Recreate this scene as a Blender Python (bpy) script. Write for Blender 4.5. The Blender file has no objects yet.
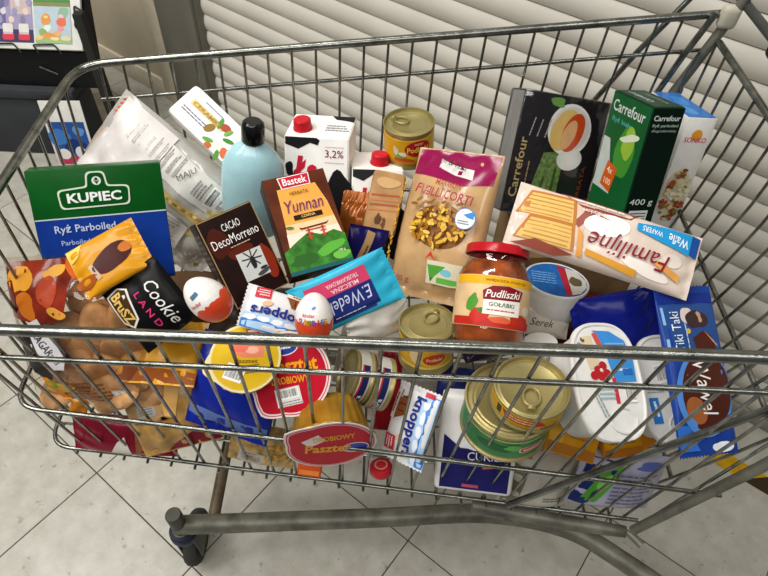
import bpy, bmesh, math, random
from mathutils import Matrix, Vector, noise

SC = bpy.context.scene
COL = SC.collection
random.seed(7)

# ------------------------------------------------------------------ camera
cam_data = bpy.data.cameras.new('camera')
cam_data.sensor_fit = 'HORIZONTAL'
cam_data.sensor_width = 36.0
cam_data.lens = 28.553
cam_data.clip_start = 0.02
cam = bpy.data.objects.new('camera', cam_data)
COL.objects.link(cam)
CAM_POS = Vector((0.42066, -0.54631, 1.26274))
_r = Vector((0.99906591, 0.0153592, 0.04039052))
_u = Vector((-0.03778094, 0.76414387, 0.64393847))
_f = Vector((0.02097379, 0.64486297, -0.76401038))
_m = Matrix((_r, _u, -_f)).transposed().to_4x4()
_m.translation = CAM_POS
cam.matrix_world = _m
SC.camera = cam

# ------------------------------------------------------------------ world and ceiling lights
world = bpy.data.worlds.new('world')
SC.world = world
world.use_nodes = True
bg = world.node_tree.nodes['Background']
bg.inputs[0].default_value = (0.80, 0.84, 0.90, 1)
bg.inputs[1].default_value = 0.17

def area_light(name, loc, target, sx, sy, power, col):
    d = bpy.data.lights.new(name, 'AREA')
    d.shape = 'RECTANGLE'
    d.size = sx
    d.size_y = sy
    d.energy = power
    d.color = col
    o = bpy.data.objects.new(name, d)
    COL.objects.link(o)
    o.location = loc
    o.rotation_euler = (Vector(target) - Vector(loc)).to_track_quat('-Z', 'Y').to_euler()
    return o

# rows of fluorescent ceiling fixtures of the shop, above and beside the trolley
area_light('ceiling_fixture_light', (-1.6, -0.5, 3.0), (-1.1, -0.2, 0), 0.9, 2.2, 78, (1.0, 0.98, 0.94))
area_light('ceiling_fixture_light', (-0.2, -1.7, 3.0), (-0.1, -1.2, 0), 2.6, 0.8, 44, (1.0, 0.98, 0.94))
area_light('ceiling_fixture_light', (1.35, -0.95, 3.0), (1.2, -0.7, 0), 0.25, 1.4, 13, (1.0, 0.98, 0.94))
area_light('ceiling_fixture_light', (-0.6, 0.35, 3.0), (-0.6, 0.35, 0), 1.8, 0.3, 40, (1.0, 0.98, 0.94))

vs = SC.view_settings
vs.view_transform = 'Standard'
vs.look = 'None'
vs.exposure = -0.22
vs.gamma = 1.0
vs.use_curve_mapping = False

# ---- where each thing lies: position and axes (metres, trolley coordinates)
POSES = {
    'rice': ((0.0945, -0.0184, 0.7321), [(0.9387, -0.0654, 0.3384), (0.3229, 0.5102, -0.7972), (-0.1205, 0.8576, 0.5)], 0.93),
    'almond': ((0.1846, 0.1668, 0.7622), [(0.7453, 0.6664, 0.0212), (-0.5661, 0.6492, -0.508), (-0.3523, 0.3666, 0.8611)], 1.0),
    'milk1': ((0.3387, 0.1081, 0.6914), [(0.991, 0.0059, -0.1335), (-0.1175, 0.5137, -0.8499), (0.0636, 0.858, 0.5097)], 1.0),
    'milk2': ((0.4257, 0.09, 0.674), [(0.994, -0.0161, 0.1079), (0.0922, 0.6521, -0.7525), (-0.0582, 0.758, 0.6497)], 1.0),
    'tea': ((0.3383, 0.0081, 0.7301), [(0.9129, -0.3517, 0.2074), (0.4076, 0.813, -0.4157), (-0.0224, 0.464, 0.8855)], 1.0),
    'cacao': ((0.2617, -0.0319, 0.7066), [(0.7842, -0.4283, 0.4489), (0.6205, 0.5409, -0.5678), (0.0004, 0.7239, 0.69)], 1.0),
    'pasta': ((0.5132, 0.0339, 0.7067), [(0.846, 0.1912, -0.4976), (-0.4579, 0.7388, -0.4945), (0.2731, 0.6463, 0.7126)], 1.0),
    'blacktea': ((0.687, 0.21, 0.7963), [(0.9673, 0.109, 0.2291), (0.1387, 0.5288, -0.8374), (-0.2124, 0.8417, 0.4963)], 1.0),
    'green': ((0.7558, 0.0986, 0.8363), [(0.9774, 0.0166, 0.2107), (0.1938, 0.3274, -0.9248), (-0.0843, 0.9447, 0.3168)], 1.0),
    'sonko': ((0.8329, 0.1542, 0.8072), [(0.9955, 0.0335, 0.0885), (0.0767, 0.262, -0.962), (-0.0555, 0.9645, 0.2583)], 1.0),
    'wafer': ((0.682, -0.053, 0.777), [(-0.9594, -0.28, -0.0343), (0.2539, -0.8042, -0.5374), (0.1229, -0.5243, 0.8426)], 1.0),
    'bluefoil': ((0.7401, -0.0712, 0.6374), [(0.9349, -0.2927, -0.2008), (0.0001, 0.5658, -0.8245), (0.355, 0.7708, 0.529)], 1.0),
    'tiki': ((0.7864, -0.1703, 0.6974), [(0.971, -0.109, 0.213), (0.1978, 0.8665, -0.4582), (-0.1346, 0.4871, 0.8629)], 1.0),
    'knop2': ((0.4773, -0.1866, 0.5729), [(-0.2344, 0.8245, -0.5151), (-0.707, -0.5083, -0.4918), (-0.6673, 0.2489, 0.702)], 1.09),
    'knop1': ((0.3139, -0.1073, 0.6863), [(-0.9326, -0.1345, 0.3349), (0.043, -0.9628, -0.2668), (0.3584, -0.2344, 0.9037)], 1.0),
    'wedel': ((0.3899, -0.0714, 0.6852), [(-0.8904, 0.4524, 0.0505), (-0.29, -0.4784, -0.8289), (-0.3508, -0.7527, 0.5571)], 1.0),
    'tub1': ((0.6901, -0.1831, 0.6873), [(0.9631, -0.1065, 0.2472), (0.185, 0.929, -0.3205), (-0.1955, 0.3544, 0.9144)], 1.0),
    'tub2': ((0.7798, -0.1654, 0.6469), [(0.9858, -0.1041, 0.1318), (0.1494, 0.9019, -0.4053), (-0.0767, 0.4193, 0.9046)], 1.0),
    'cookblk': ((0.168, -0.1129, 0.7035), [(0.6276, 0.7757, -0.0658), (-0.5523, 0.3841, -0.7399), (-0.5487, 0.5007, 0.6695)], 1.0),
    'sugar': ((0.5679, -0.2064, 0.5559), [(0.9928, 0.0321, -0.115), (-0.1122, 0.5812, -0.806), (0.041, 0.8131, 0.5806)], 1.06),
    'can1': ((0.4642, 0.1743, 0.7682), [(0.9973, -0.0145, -0.0714), (0.016, 0.9997, 0.0208), (0.0711, -0.0219, 0.9972)], 1.0),
    'jar': ((0.5693, -0.0415, 0.7461), [(0.9951, 0.0237, 0.0959), (-0.0915, 0.5864, 0.8048), (-0.0371, -0.8097, 0.5857)], 1.0),
    'canS': ((0.5988, -0.1991, 0.6962), [(0.9997, -0.0132, -0.0195), (0.0142, 0.9984, 0.054), (0.0187, -0.0542, 0.9984)], 1.03),
    'canG': ((0.5819, -0.197, 0.6648), [(0.9997, -0.0132, -0.0195), (0.0142, 0.9984, 0.054), (0.0187, -0.0542, 0.9984)], 1.03),
    'can428': ((0.4921, -0.0901, 0.66), [(0.9986, -0.008, -0.0514), (0.0169, 0.9844, 0.1753), (0.0492, -0.1759, 0.9832)], 1.0),
    'redlid': ((0.3297, -0.1709, 0.6579), [(0.9878, -0.0378, -0.1509), (-0.0691, 0.7625, -0.6433), (0.1394, 0.6459, 0.7506)], 1.0),
    'yellid': ((0.2801, -0.1623, 0.675), [(0.9995, -0.0255, -0.0169), (0.0201, 0.9642, -0.2644), (0.0231, 0.2639, 0.9643)], 1.0),
    'redlid2': ((0.3817, -0.2323, 0.6064), [(0.986, -0.0406, 0.1618), (0.1624, 0.0115, -0.9867), (0.0382, 0.9991, 0.0179)], 1.06),
    'bluelid': ((0.6667, -0.0119, 0.6616), [(0.9988, -0.0038, 0.0485), (-0.0095, 0.9623, 0.2718), (-0.0477, -0.272, 0.9611)], 1.0),
    'cap': ((0.2586, 0.1249, 0.7849), [(0.9943, -0.0111, 0.1061), (-0.0, 0.9946, 0.1041), (-0.1067, -0.1035, 0.9889)], 1.0),
    'egg1': ((0.2544, -0.1561, 0.7725), [(0.7363, -0.0042, -0.6766), (0.1803, 0.9651, 0.1901), (0.6522, -0.2619, 0.7113)], 1.0),
    'egg2': ((0.3571, -0.1255, 0.714), [(0.9999, 0.0105, -0.0123), (-0.0016, 0.82, 0.5723), (0.0161, -0.5722, 0.8199)], 1.0),
    'flakes': ((0.1078, 0.1151, 0.67), [(0.7776, 0.6261, -0.0574), (-0.3359, 0.3365, -0.8797), (-0.5315, 0.7034, 0.472)], 1.05),
    'cookie': ((0.0668, -0.1382, 0.6575), [(0.9844, -0.1193, -0.1294), (-0.0416, 0.5566, -0.8297), (0.1709, 0.8222, 0.543)], 1.0),
    'yelflap': ((0.1205, -0.0753, 0.7388), [(0.8457, -0.5324, -0.0363), (0.4359, 0.7285, -0.5284), (0.3078, 0.4311, 0.8482)], 1.0),
    'yelbag': ((0.1656, -0.1245, 0.6249), [(0.9946, 0.0698, -0.077), (-0.0848, 0.9734, -0.2127), (0.0601, 0.2181, 0.9741)], 1.0),
    'tanbag': ((0.1697, -0.1695, 0.5522), [(0.9486, -0.3158, -0.0194), (0.156, 0.5202, -0.8397), (0.2752, 0.7936, 0.5427)], 1.09),
    'burg': ((0.0923, -0.1675, 0.4822), [(0.9987, 0.0412, -0.0292), (-0.0456, 0.4896, -0.8708), (-0.0216, 0.871, 0.4908)], 1.05),
    'bluebag': ((0.2603, -0.1628, 0.6077), [(0.9607, 0.2287, -0.1573), (-0.2652, 0.5887, -0.7636), (-0.082, 0.7753, 0.6262)], 1.03),
    'redsach': ((0.4475, -0.1233, 0.5474), [(0.9972, 0.0657, -0.0366), (-0.0745, 0.7947, -0.6024), (-0.0105, 0.6035, 0.7973)], 1.0),
    'paper': ((0.4307, -0.09, 0.654), [(0.9081, -0.1625, 0.386), (0.4183, 0.3988, -0.8161), (-0.0213, 0.9025, 0.4301)], 1.0),
    'serek': ((0.6564, -0.0447, 0.6224), [(0.991, 0.0973, -0.0924), (-0.1342, 0.724, -0.6766), (0.0011, 0.6829, 0.7305)], 1.0),
    'kraft': ((0.4335, 0.0672, 0.7113), [(0.9851, 0.1637, -0.0528), (-0.1528, 0.6922, -0.7053), (-0.0789, 0.7028, 0.7069)], 1.0),
    'orange': ((0.3913, 0.0728, 0.6773), [(0.9413, 0.141, -0.3067), (-0.3048, 0.7457, -0.5925), (0.1452, 0.6512, 0.7449)], 1.0),
    'navy': ((0.4105, 0.0199, 0.6722), [(0.9465, 0.2004, 0.2529), (0.1052, 0.5493, -0.829), (-0.305, 0.8113, 0.4988)], 1.0),
    'carA': ((0.6756, -0.2024, 0.5806), [(0.967, 0.2469, -0.0631), (-0.2347, 0.7668, -0.5974), (-0.0991, 0.5925, 0.7995)], 1.0),
    'carB': ((0.7479, -0.2063, 0.5813), [(0.9808, -0.1949, 0.0069), (0.1077, 0.5116, -0.8524), (0.1626, 0.8368, 0.5228)], 1.0),
    'deterg': ((0.7496, -0.2201, 0.5086), [(0.982, 0.1632, 0.0952), (0.0166, 0.4273, -0.9039), (-0.1882, 0.8892, 0.4169)], 1.03),
    'greypk': ((0.652, -0.2134, 0.4904), [(0.9957, 0.0928, 0.0047), (-0.0386, 0.4588, -0.8877), (-0.0845, 0.8837, 0.4604)], 1.06),
    'navy2': ((0.5347, -0.1356, 0.5899), [(0.9843, 0.1548, 0.0851), (-0.0718, 0.7908, -0.6078), (-0.1614, 0.5921, 0.7895)], 1.0),
    'goldA': ((0.3951, -0.1472, 0.6244), [(0.4354, -0.0179, -0.9001), (-0.0494, 0.9978, -0.0437), (0.8989, 0.0635, 0.4336)], 1.0),
    'goldB': ((0.421, -0.1524, 0.6207), [(0.3583, -0.0127, -0.9335), (0.0647, 0.9978, 0.0112), (0.9314, -0.0644, 0.3584)], 1.0),
    'redtab': ((0.4421, -0.2115, 0.5094), [(0.9992, 0.0006, -0.0409), (0.0145, 0.9296, 0.3684), (0.0382, -0.3686, 0.9288)], 1.1),
    'cup': ((0.6315, -0.1091, 0.6527), [(0.9847, -0.0016, -0.174), (0.0573, 0.9472, 0.3156), (0.1643, -0.3208, 0.9328)], 1.0),
    'orangepk': ((0.3506, -0.2216, 0.5161), [(0.9951, 0.0985, -0.0013), (-0.0774, 0.7734, -0.6291), (-0.061, 0.6262, 0.7773)], 1.0),
    'noodle': ((0.2843, -0.1823, 0.4962), [(0.9848, 0.1736, -0.0001), (-0.0928, 0.5261, -0.8453), (-0.1467, 0.8325, 0.5343)], 1.05),
}

# ------------------------------------------------------------------ materials
_MC = {}

def lin(h):
    h = h.lstrip('#')
    out = []
    for i in (0, 2, 4):
        c = int(h[i:i + 2], 16) / 255
        out.append(c / 12.92 if c <= 0.04045 else ((c + 0.055) / 1.055) ** 2.4)
    return tuple(out) + (1.0,)

def mat(name, hexcol, rough=0.3, metal=0.0, var=0.05, scale=40.0, bump=0.0, coat=0.0, spec=0.12, bscale=None):
    if name in _MC:
        return _MC[name]
    m = bpy.data.materials.new(name)
    m.use_nodes = True
    nt = m.node_tree
    b = nt.nodes['Principled BSDF']
    c = lin(hexcol)
    b.inputs['Roughness'].default_value = rough
    b.inputs['Metallic'].default_value = metal
    b.inputs['Coat Weight'].default_value = coat
    b.inputs['Coat Roughness'].default_value = 0.15
    b.inputs['Specular IOR Level'].default_value = spec
    tc = nt.nodes.new('ShaderNodeTexCoord')
    nz = nt.nodes.new('ShaderNodeTexNoise')
    nz.inputs['Scale'].default_value = scale
    nz.inputs['Detail'].default_value = 4
    nt.links.new(tc.outputs['Object'], nz.inputs['Vector'])
    rp = nt.nodes.new('ShaderNodeValToRGB')
    rp.color_ramp.elements[0].position = 0.3
    rp.color_ramp.elements[1].position = 0.7
    rp.color_ramp.elements[0].color = tuple(max(0, x * (1 - var * 2)) for x in c[:3]) + (1,)
    rp.color_ramp.elements[1].color = tuple(min(1, x * (1 + var)) for x in c[:3]) + (1,)
    nt.links.new(nz.outputs['Fac'], rp.inputs['Fac'])
    nt.links.new(rp.outputs['Color'], b.inputs['Base Color'])
    if bump:
        bn = nt.nodes.new('ShaderNodeBump')
        bn.inputs['Strength'].default_value = bump
        bn.inputs['Distance'].default_value = 0.003
        src = nz
        if bscale:
            src = nt.nodes.new('ShaderNodeTexNoise')
            src.inputs['Scale'].default_value = bscale
            nt.links.new(tc.outputs['Object'], src.inputs['Vector'])
        nt.links.new(src.outputs['Fac'], bn.inputs['Height'])
        nt.links.new(bn.outputs['Normal'], b.inputs['Normal'])
    _MC[name] = m
    return m

def film_mat(name, tint='#ffffff', base=0.07, rough=0.08, haze=0.0, hazecol='#ffffff'):
    """clear cellophane: mostly transparent, fresnel gloss, optional milky haze"""
    if name in _MC:
        return _MC[name]
    m = bpy.data.materials.new(name)
    m.use_nodes = True
    nt = m.node_tree
    nt.nodes.clear()
    out = nt.nodes.new('ShaderNodeOutputMaterial')
    tr = nt.nodes.new('ShaderNodeBsdfTransparent')
    tr.inputs[0].default_value = lin(tint)
    gl = nt.nodes.new('ShaderNodeBsdfGlossy')
    gl.inputs['Roughness'].default_value = rough
    lw = nt.nodes.new('ShaderNodeLayerWeight')
    lw.inputs['Blend'].default_value = 0.25
    ad = nt.nodes.new('ShaderNodeMath')
    ad.operation = 'MULTIPLY_ADD'
    ad.inputs[1].default_value = 0.55
    ad.inputs[2].default_value = base
    nt.links.new(lw.outputs['Fresnel'], ad.inputs[0])
    tc = nt.nodes.new('ShaderNodeTexCoord')
    nz = nt.nodes.new('ShaderNodeTexNoise')
    nz.inputs['Scale'].default_value = 22
    bn = nt.nodes.new('ShaderNodeBump')
    bn.inputs['Strength'].default_value = 0.5
    bn.inputs['Distance'].default_value = 0.006
    nt.links.new(tc.outputs['Object'], nz.inputs['Vector'])
    nt.links.new(nz.outputs['Fac'], bn.inputs['Height'])
    nt.links.new(bn.outputs['Normal'], gl.inputs['Normal'])
    mx = nt.nodes.new('ShaderNodeMixShader')
    nt.links.new(ad.outputs[0], mx.inputs[0])
    last = tr
    if haze:
        df = nt.nodes.new('ShaderNodeBsdfDiffuse')
        df.inputs[0].default_value = lin(hazecol)
        mh = nt.nodes.new('ShaderNodeMixShader')
        mh.inputs[0].default_value = haze
        nt.links.new(tr.outputs[0], mh.inputs[1])
        nt.links.new(df.outputs[0], mh.inputs[2])
        last = mh
    nt.links.new(last.outputs[0], mx.inputs[1])
    nt.links.new(gl.outputs[0], mx.inputs[2])
    nt.links.new(mx.outputs[0], out.inputs[0])
    _MC[name] = m
    return m

def ink(hexcol, rough=0.3):
    return mat('ink_' + hexcol.strip('#') + ('' if rough == 0.3 else '_%d' % (rough * 100)), hexcol, rough, var=0.03, scale=60)

def foil(hexcol, rough=0.28):
    return mat('foil_' + hexcol.strip('#'), hexcol, rough, var=0.06, scale=18, bump=0.45, coat=0.14, bscale=35)

WHITE = '#efece4'

# ------------------------------------------------------------------ objects
def obj(name, bm, mats, parent=None, smooth=40):
    if isinstance(bm, bpy.types.Mesh):
        me = bm
    else:
        me = bpy.data.meshes.new(name)
        bmesh.ops.recalc_face_normals(bm, faces=bm.faces) if smooth is not None and smooth >= 0 else None
        bm.to_mesh(me)
        bm.free()
        for m in (mats if isinstance(mats, (list, tuple)) else [mats]):
            me.materials.append(m)
        if smooth:
            me.shade_smooth() if hasattr(me, 'shade_smooth') else None
            if smooth > 0:
                try:
                    me.set_sharp_from_angle(angle=math.radians(smooth))
                except Exception:
                    pass
    o = bpy.data.objects.new(name, me)
    COL.objects.link(o)
    if parent is not None:
        o.parent = parent
    return o

def tag(o, label, cat, group=None):
    o['label'] = label
    o['category'] = cat
    if group:
        o['group'] = group
    return o

def thing(name, label, cat, mw=None, group=None):
    o = bpy.data.objects.new(name, None)
    o.empty_display_size = 0.03
    COL.objects.link(o)
    if mw is not None:
        o.matrix_world = mw
    return tag(o, label, cat, group)

def pose(key, du=0.0, dv=0.0, dn=0.0):
    loc, rows, size = POSES[key]
    m = (Matrix(rows) * size).to_4x4()
    m.translation = Vector(loc) + Matrix(rows) @ Vector((du, dv, dn))
    return m

def new_bm():
    return bmesh.new()

def box_bm(x0, x1, y0, y1, z0, z1, bev=0.0, seg=2, bm=None):
    own = bm is None
    b2 = bmesh.new()
    vs_ = [b2.verts.new((x, y, z)) for x in (x0, x1) for y in (y0, y1) for z in (z0, z1)]
    for f in ((0, 1, 3, 2), (4, 6, 7, 5), (0, 4, 5, 1), (2, 3, 7, 6), (0, 2, 6, 4), (1, 5, 7, 3)):
        b2.faces.new([vs_[i] for i in f])
    if bev:
        bmesh.ops.bevel(b2, geom=list(b2.edges), offset=bev, segments=seg, affect='EDGES', profile=0.5)
    if own:
        return b2
    me = bpy.data.meshes.new('t')
    b2.to_mesh(me)
    b2.free()
    bm.from_mesh(me)
    bpy.data.meshes.remove(me)
    return bm

def lathe(prof, seg=32, sx=1.0, sy=1.0, bm=None, flute=0, famp=0.0):
    """profile [(r, z)...] turned about local Z"""
    bm = bm or bmesh.new()
    rings = []
    for r, z in prof:
        if r < 1e-6:
            rings.append([bm.verts.new((0, 0, z))])
        else:
            ring = []
            for i in range(seg):
                a = 2 * math.pi * i / seg
                rr = r * (1 + famp * (0.5 + 0.5 * math.cos(flute * a))) if flute else r
                ring.append(bm.verts.new((rr * math.sin(a) * sx, -rr * math.cos(a) * sy, z)))
            rings.append(ring)
    for a, b in zip(rings, rings[1:]):
        for i in range(seg):
            j = (i + 1) % seg
            if len(a) == 1 and len(b) == 1:
                continue
            if len(a) == 1:
                bm.faces.new((a[0], b[i], b[j]))
            elif len(b) == 1:
                bm.faces.new((a[i], a[j], b[0]))
            else:
                bm.faces.new((a[i], a[j], b[j], b[i]))
    return bm

def tube(pts, r, seg=10, closed=False, bm=None, cap=True):
    bm = bm or bmesh.new()
    P = [Vector(q) for q in pts]
    n = len(P)
    rings = []
    up = None
    for i in range(n):
        if closed:
            t = (P[(i + 1) % n] - P[i - 1]).normalized()
        else:
            t = (P[min(i + 1, n - 1)] - P[max(i - 1, 0)]).normalized()
        if up is None:
            up = t.orthogonal().normalized()
        up = (up - t * up.dot(t))
        up = up.normalized() if up.length > 1e-6 else t.orthogonal().normalized()
        sd = t.cross(up)
        rr = r[i] if isinstance(r, (list, tuple)) else r
        rings.append([bm.verts.new(P[i] + (up * math.cos(2 * math.pi * k / seg) + sd * math.sin(2 * math.pi * k / seg)) * rr) for k in range(seg)])
    pairs = list(zip(rings, rings[1:]))
    if closed:
        pairs.append((rings[-1], rings[0]))
    for a, b in pairs:
        for k in range(seg):
            j = (k + 1) % seg
            bm.faces.new((a[k], a[j], b[j], b[k]))
    if cap and not closed:
        bm.faces.new(rings[0])
        bm.faces.new(rings[-1])
    return bm

def arc_path(pts, rad, n=6):
    """polyline with rounded corners"""
    P = [Vector(q) for q in pts]
    out = [P[0]]
    for i in range(1, len(P) - 1):
        a, b, c = P[i - 1], P[i], P[i + 1]
        d1 = (a - b).normalized()
        d2 = (c - b).normalized()
        r = min(rad, (a - b).length * 0.49, (c - b).length * 0.49)
        p1, p2 = b + d1 * r, b + d2 * r
        for k in range(n + 1):
            t = k / n
            out.append(p1 * (1 - t) ** 2 + b * 2 * t * (1 - t) + p2 * t * t)
    out.append(P[-1])
    return out

# ------------------------------------------------------------------ flat print mapped on surfaces
def flat(u, v):
    return Vector((u, v, 0))

def cyl(r, ang0=0.0, sy=1.0):
    def s(u, v):
        a = u / r + ang0
        return Vector((r * math.sin(a), -r * math.cos(a) * sy, v))
    return s

_TX = {}

def text_mesh(body, shear=0.0, bold=0.0, spacing=1.0):
    key = (body, shear, bold, spacing)
    if key in _TX:
        return _TX[key]
    cu = bpy.data.curves.new('t', 'FONT')
    cu.body = body
    cu.size = 1.0
    cu.shear = shear
    cu.offset = bold
    cu.space_character = spacing
    cu.resolution_u = 2
    cu.align_x = 'LEFT'
    ob = bpy.data.objects.new('t', cu)
    COL.objects.link(ob)
    dg = bpy.context.evaluated_depsgraph_get()
    me = bpy.data.meshes.new_from_object(ob.evaluated_get(dg))
    vs_ = [(v.co.x, v.co.y) for v in me.vertices]
    fs = [tuple(p.vertices) for p in me.polygons]
    bpy.data.objects.remove(ob)
    bpy.data.curves.remove(cu)
    bpy.data.meshes.remove(me)
    x0 = min(v[0] for v in vs_)
    x1 = max(v[0] for v in vs_)
    y0 = min(v[1] for v in vs_)
    y1 = max(v[1] for v in vs_)
    cx, cy = (x0 + x1) / 2, (y0 + y1) / 2
    r = ([(a - cx, b - cy) for a, b in vs_], fs, x1 - x0, y1 - y0)
    _TX[key] = r
    return r

class Print:
    """flat printing laid a hair above a surface; u right, v up"""
    def __init__(self, parent, surf=flat, name='printed_panel', step=None, base=0.0005, ds=0.0005):
        self.parent, self.surf, self.name, self.step, self.base, self.ds = parent, surf, name, step, base, ds
        self.bm = bmesh.new()
        self.bmats, self.texts = [], []
        self.k = 0

    def _mi(self, m, lst):
        if isinstance(m, str):
            m = ink(m)
        if m not in lst:
            lst.append(m)
        return lst.index(m)

    def _z(self):
        self.k += 1
        return self.base + self.k * 0.00007

    def poly(self, pts, m):
        z = self._z()
        f = self.bm.faces.new([self.bm.verts.new((a, b, z)) for a, b in pts])
        f.material_index = self._mi(m, self.bmats)
        return self

    def rect(self, u0, v0, u1, v1, m):
        return self.poly([(u0, v0), (u1, v0), (u1, v1), (u0, v1)], m)

    def rot_rect(self, cu, cv, w, h, ang, m):
        c, s = math.cos(math.radians(ang)), math.sin(math.radians(ang))
        return self.poly([(cu + a * c - b * s, cv + a * s + b * c) for a, b in ((-w / 2, -h / 2), (w / 2, -h / 2), (w / 2, h / 2), (-w / 2, h / 2))], m)

    def ell(self, cu, cv, ru, rv, m, ang=0, n=20, a0=0, a1=360):
        c, s = math.cos(math.radians(ang)), math.sin(math.radians(ang))
        pts = []
        full = abs(a1 - a0) >= 360
        for i in range(n if full else n + 1):
            t = math.radians(a0 + (a1 - a0) * i / n)
            a, b = ru * math.cos(t), rv * math.sin(t)
            pts.append((cu + a * c - b * s, cv + a * s + b * c))
        return self.poly(pts, m)

    def blob(self, cu, cv, ru, rv, m, seed=0, amp=0.3, n=22, ang=0):
        rnd = random.Random(seed)
        ph = [(rnd.uniform(0, 6.28), rnd.uniform(0.4, 1.0) / k) for k in (2, 3, 4, 5)]
        c, s = math.cos(math.radians(ang)), math.sin(math.radians(ang))
        pts = []
        for i in range(n):
            t = 2 * math.pi * i / n
            q = 1 + amp * sum(w * math.sin(k * t + p) for k, (p, w) in zip((2, 3, 4, 5), ph))
            a, b = ru * q * math.cos(t), rv * q * math.sin(t)
            pts.append((cu + a * c - b * s, cv + a * s + b * c))
        return self.poly(pts, m)

    def rrect(self, cu, cv, w, h, r, m, ang=0, n=5):
        c, s = math.cos(math.radians(ang)), math.sin(math.radians(ang))
        pts = []
        for sx, sy, a0 in ((1, -1, -90), (1, 1, 0), (-1, 1, 90), (-1, -1, 180)):
            for i in range(n + 1):
                t = math.radians(a0 + 90 * i / n)
                a, b = sx * (w / 2 - r) + r * math.cos(t), sy * (h / 2 - r) + r * math.sin(t)
                pts.append((cu + a * c - b * s, cv + a * s + b * c))
        return self.poly(pts, m)

    def lines(self, cu, cv, w, h, n, m, ang=0, th=0.45):
        rnd = random.Random(int((cu + 1) * 9999) + n)
        c, s = math.cos(math.radians(ang)), math.sin(math.radians(ang))
        for i in range(n):
            b = h / 2 - (i + 0.5) * h / n
            a = -w / 2
            end = w / 2 * rnd.uniform(0.6, 1.0)
            while a < end - w * 0.03:
                l = w * rnd.uniform(0.06, 0.2)
                mid = a + l / 2
                self.rot_rect(cu + mid * c - b * s, cv + mid * s + b * c, l, h / n * th, ang, m)
                self.k -= 1
                a += l + w * 0.025
        self.k += 1
        return self

    def barcode(self, cu, cv, w, h, ang=0, paper='#f2f0ea', n=18):
        self.rot_rect(cu, cv, w, h, ang, paper)
        rnd = random.Random(int(cu * 1e5) + 3)
        c, s = math.cos(math.radians(ang)), math.sin(math.radians(ang))
        a = -w * 0.44
        while a < w * 0.43:
            l = w * rnd.choice((0.012, 0.02, 0.03))
            self.rot_rect(cu + (a + l / 2) * c - h * 0.04 * s, cv + (a + l / 2) * s + h * 0.04 * c, l, h * 0.78, ang, '#3a3a3c')
            self.k -= 1
            a += l + w * rnd.choice((0.015, 0.025, 0.035))
        self.k += 1
        return self

    def text(self, body, cu, cv, h, m, ang=0, w=None, shear=0.0, bold=0.012, spacing=1.0):
        vs_, fs, tw, th = text_mesh(body, shear, bold, spacing)
        sy = h / th
        sx = (w / tw) if w else sy
        c, s = math.cos(math.radians(ang)), math.sin(math.radians(ang))
        z = self._z() + 0.00008
        self.texts.append((bmesh.new(), ink(m) if isinstance(m, str) else m))
        tb = self.texts[-1][0]
        nv = []
        for a, b in vs_:
            a, b = a * sx, b * sy
            nv.append(tb.verts.new((cu + a * c - b * s, cv + a * s + b * c, z)))
        for f in fs:
            try:
                tb.faces.new([nv[i] for i in f])
            except ValueError:
                pass
        return self

    def _map(self, bm):
        if self.step:
            for ax in (0, 1):
                lo = min(v.co[ax] for v in bm.verts)
                hi = max(v.co[ax] for v in bm.verts)
                st = self.step[ax] if isinstance(self.step, tuple) else self.step
                if not st:
                    continue
                k = math.ceil(lo / st + 1e-6)
                while k * st < hi - 1e-6:
                    nrm = Vector((1, 0, 0)) if ax == 0 else Vector((0, 1, 0))
                    bmesh.ops.bisect_plane(bm, geom=list(bm.verts) + list(bm.edges) + list(bm.faces), plane_co=nrm * (k * st), plane_no=nrm)
                    k += 1
        e = self.ds
        for v in bm.verts:
            u, w, z = v.co
            p0 = self.surf(u, w)
            n = (self.surf(u + e, w) - self.surf(u - e, w)).cross(self.surf(u, w + e) - self.surf(u, w - e))
            n = n.normalized() if n.length > 1e-14 else Vector((0, 0, 1))
            v.co = p0 + n * z

    def done(self, lname='lettering'):
        out = []
        for bm, mats, nm in [(self.bm, self.bmats, self.name)] + [(b, [m], lname) for b, m in self.texts]:
            if len(bm.faces):
                self._map(bm)
                out.append(obj(nm, bm, mats, self.parent, smooth=-1 if self.step else 0))
            else:
                bm.free()
        return out

# ------------------------------------------------------------------ generic packages
def carton(root, w, h, t, m, bev=0.0012, cx=0.0, cy=0.0, name='carton'):
    """front face in z=0 plane, body behind it"""
    return obj(name, box_bm(cx - w / 2, cx + w / 2, cy - h / 2, cy + h / 2, -t, 0, bev, 2), m, root)

def pillow_surf(w, h, t, seal='v', crimp=0.012, wr=0.0015, seed=0, q=2.6, lump=0.0, side=1.0):
    ox = seed * 3.7
    def s(u, v):
        if seal == 'v':
            a, b, A, B = u, v, w / 2, h / 2
        else:
            a, b, A, B = v, u, h / 2, w / 2
        x = min(1.0, abs(a) / A)
        prof = max(0.0, 1 - x ** q) ** 0.55
        d = B - abs(b)
        g = 0.0 if d < crimp else min(1.0, (d - crimp) / (B * 0.75)) 
        g = math.sin(g * math.pi / 2) ** 0.75 if g > 0 else 0.0
        z = t / 2 * prof * g
        fade = math.exp(-max(0, d - crimp) / (B * 0.28)) * min(1, prof * 1.6)
        z += wr * fade * math.sin(a / A * 11 + 2.2 * math.sin(b / B * 3 + ox) + ox) * (1 if d > crimp else 0.25)
        if lump:
            z += lump * prof * g * noise.noise(Vector((u * 38 + ox, v * 38, ox)))
        z += wr * 0.6 * prof * noise.noise(Vector((u * 60 + ox, v * 22 + ox, 1.3)))
        return Vector((u, v, z * side))
    return s

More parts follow.
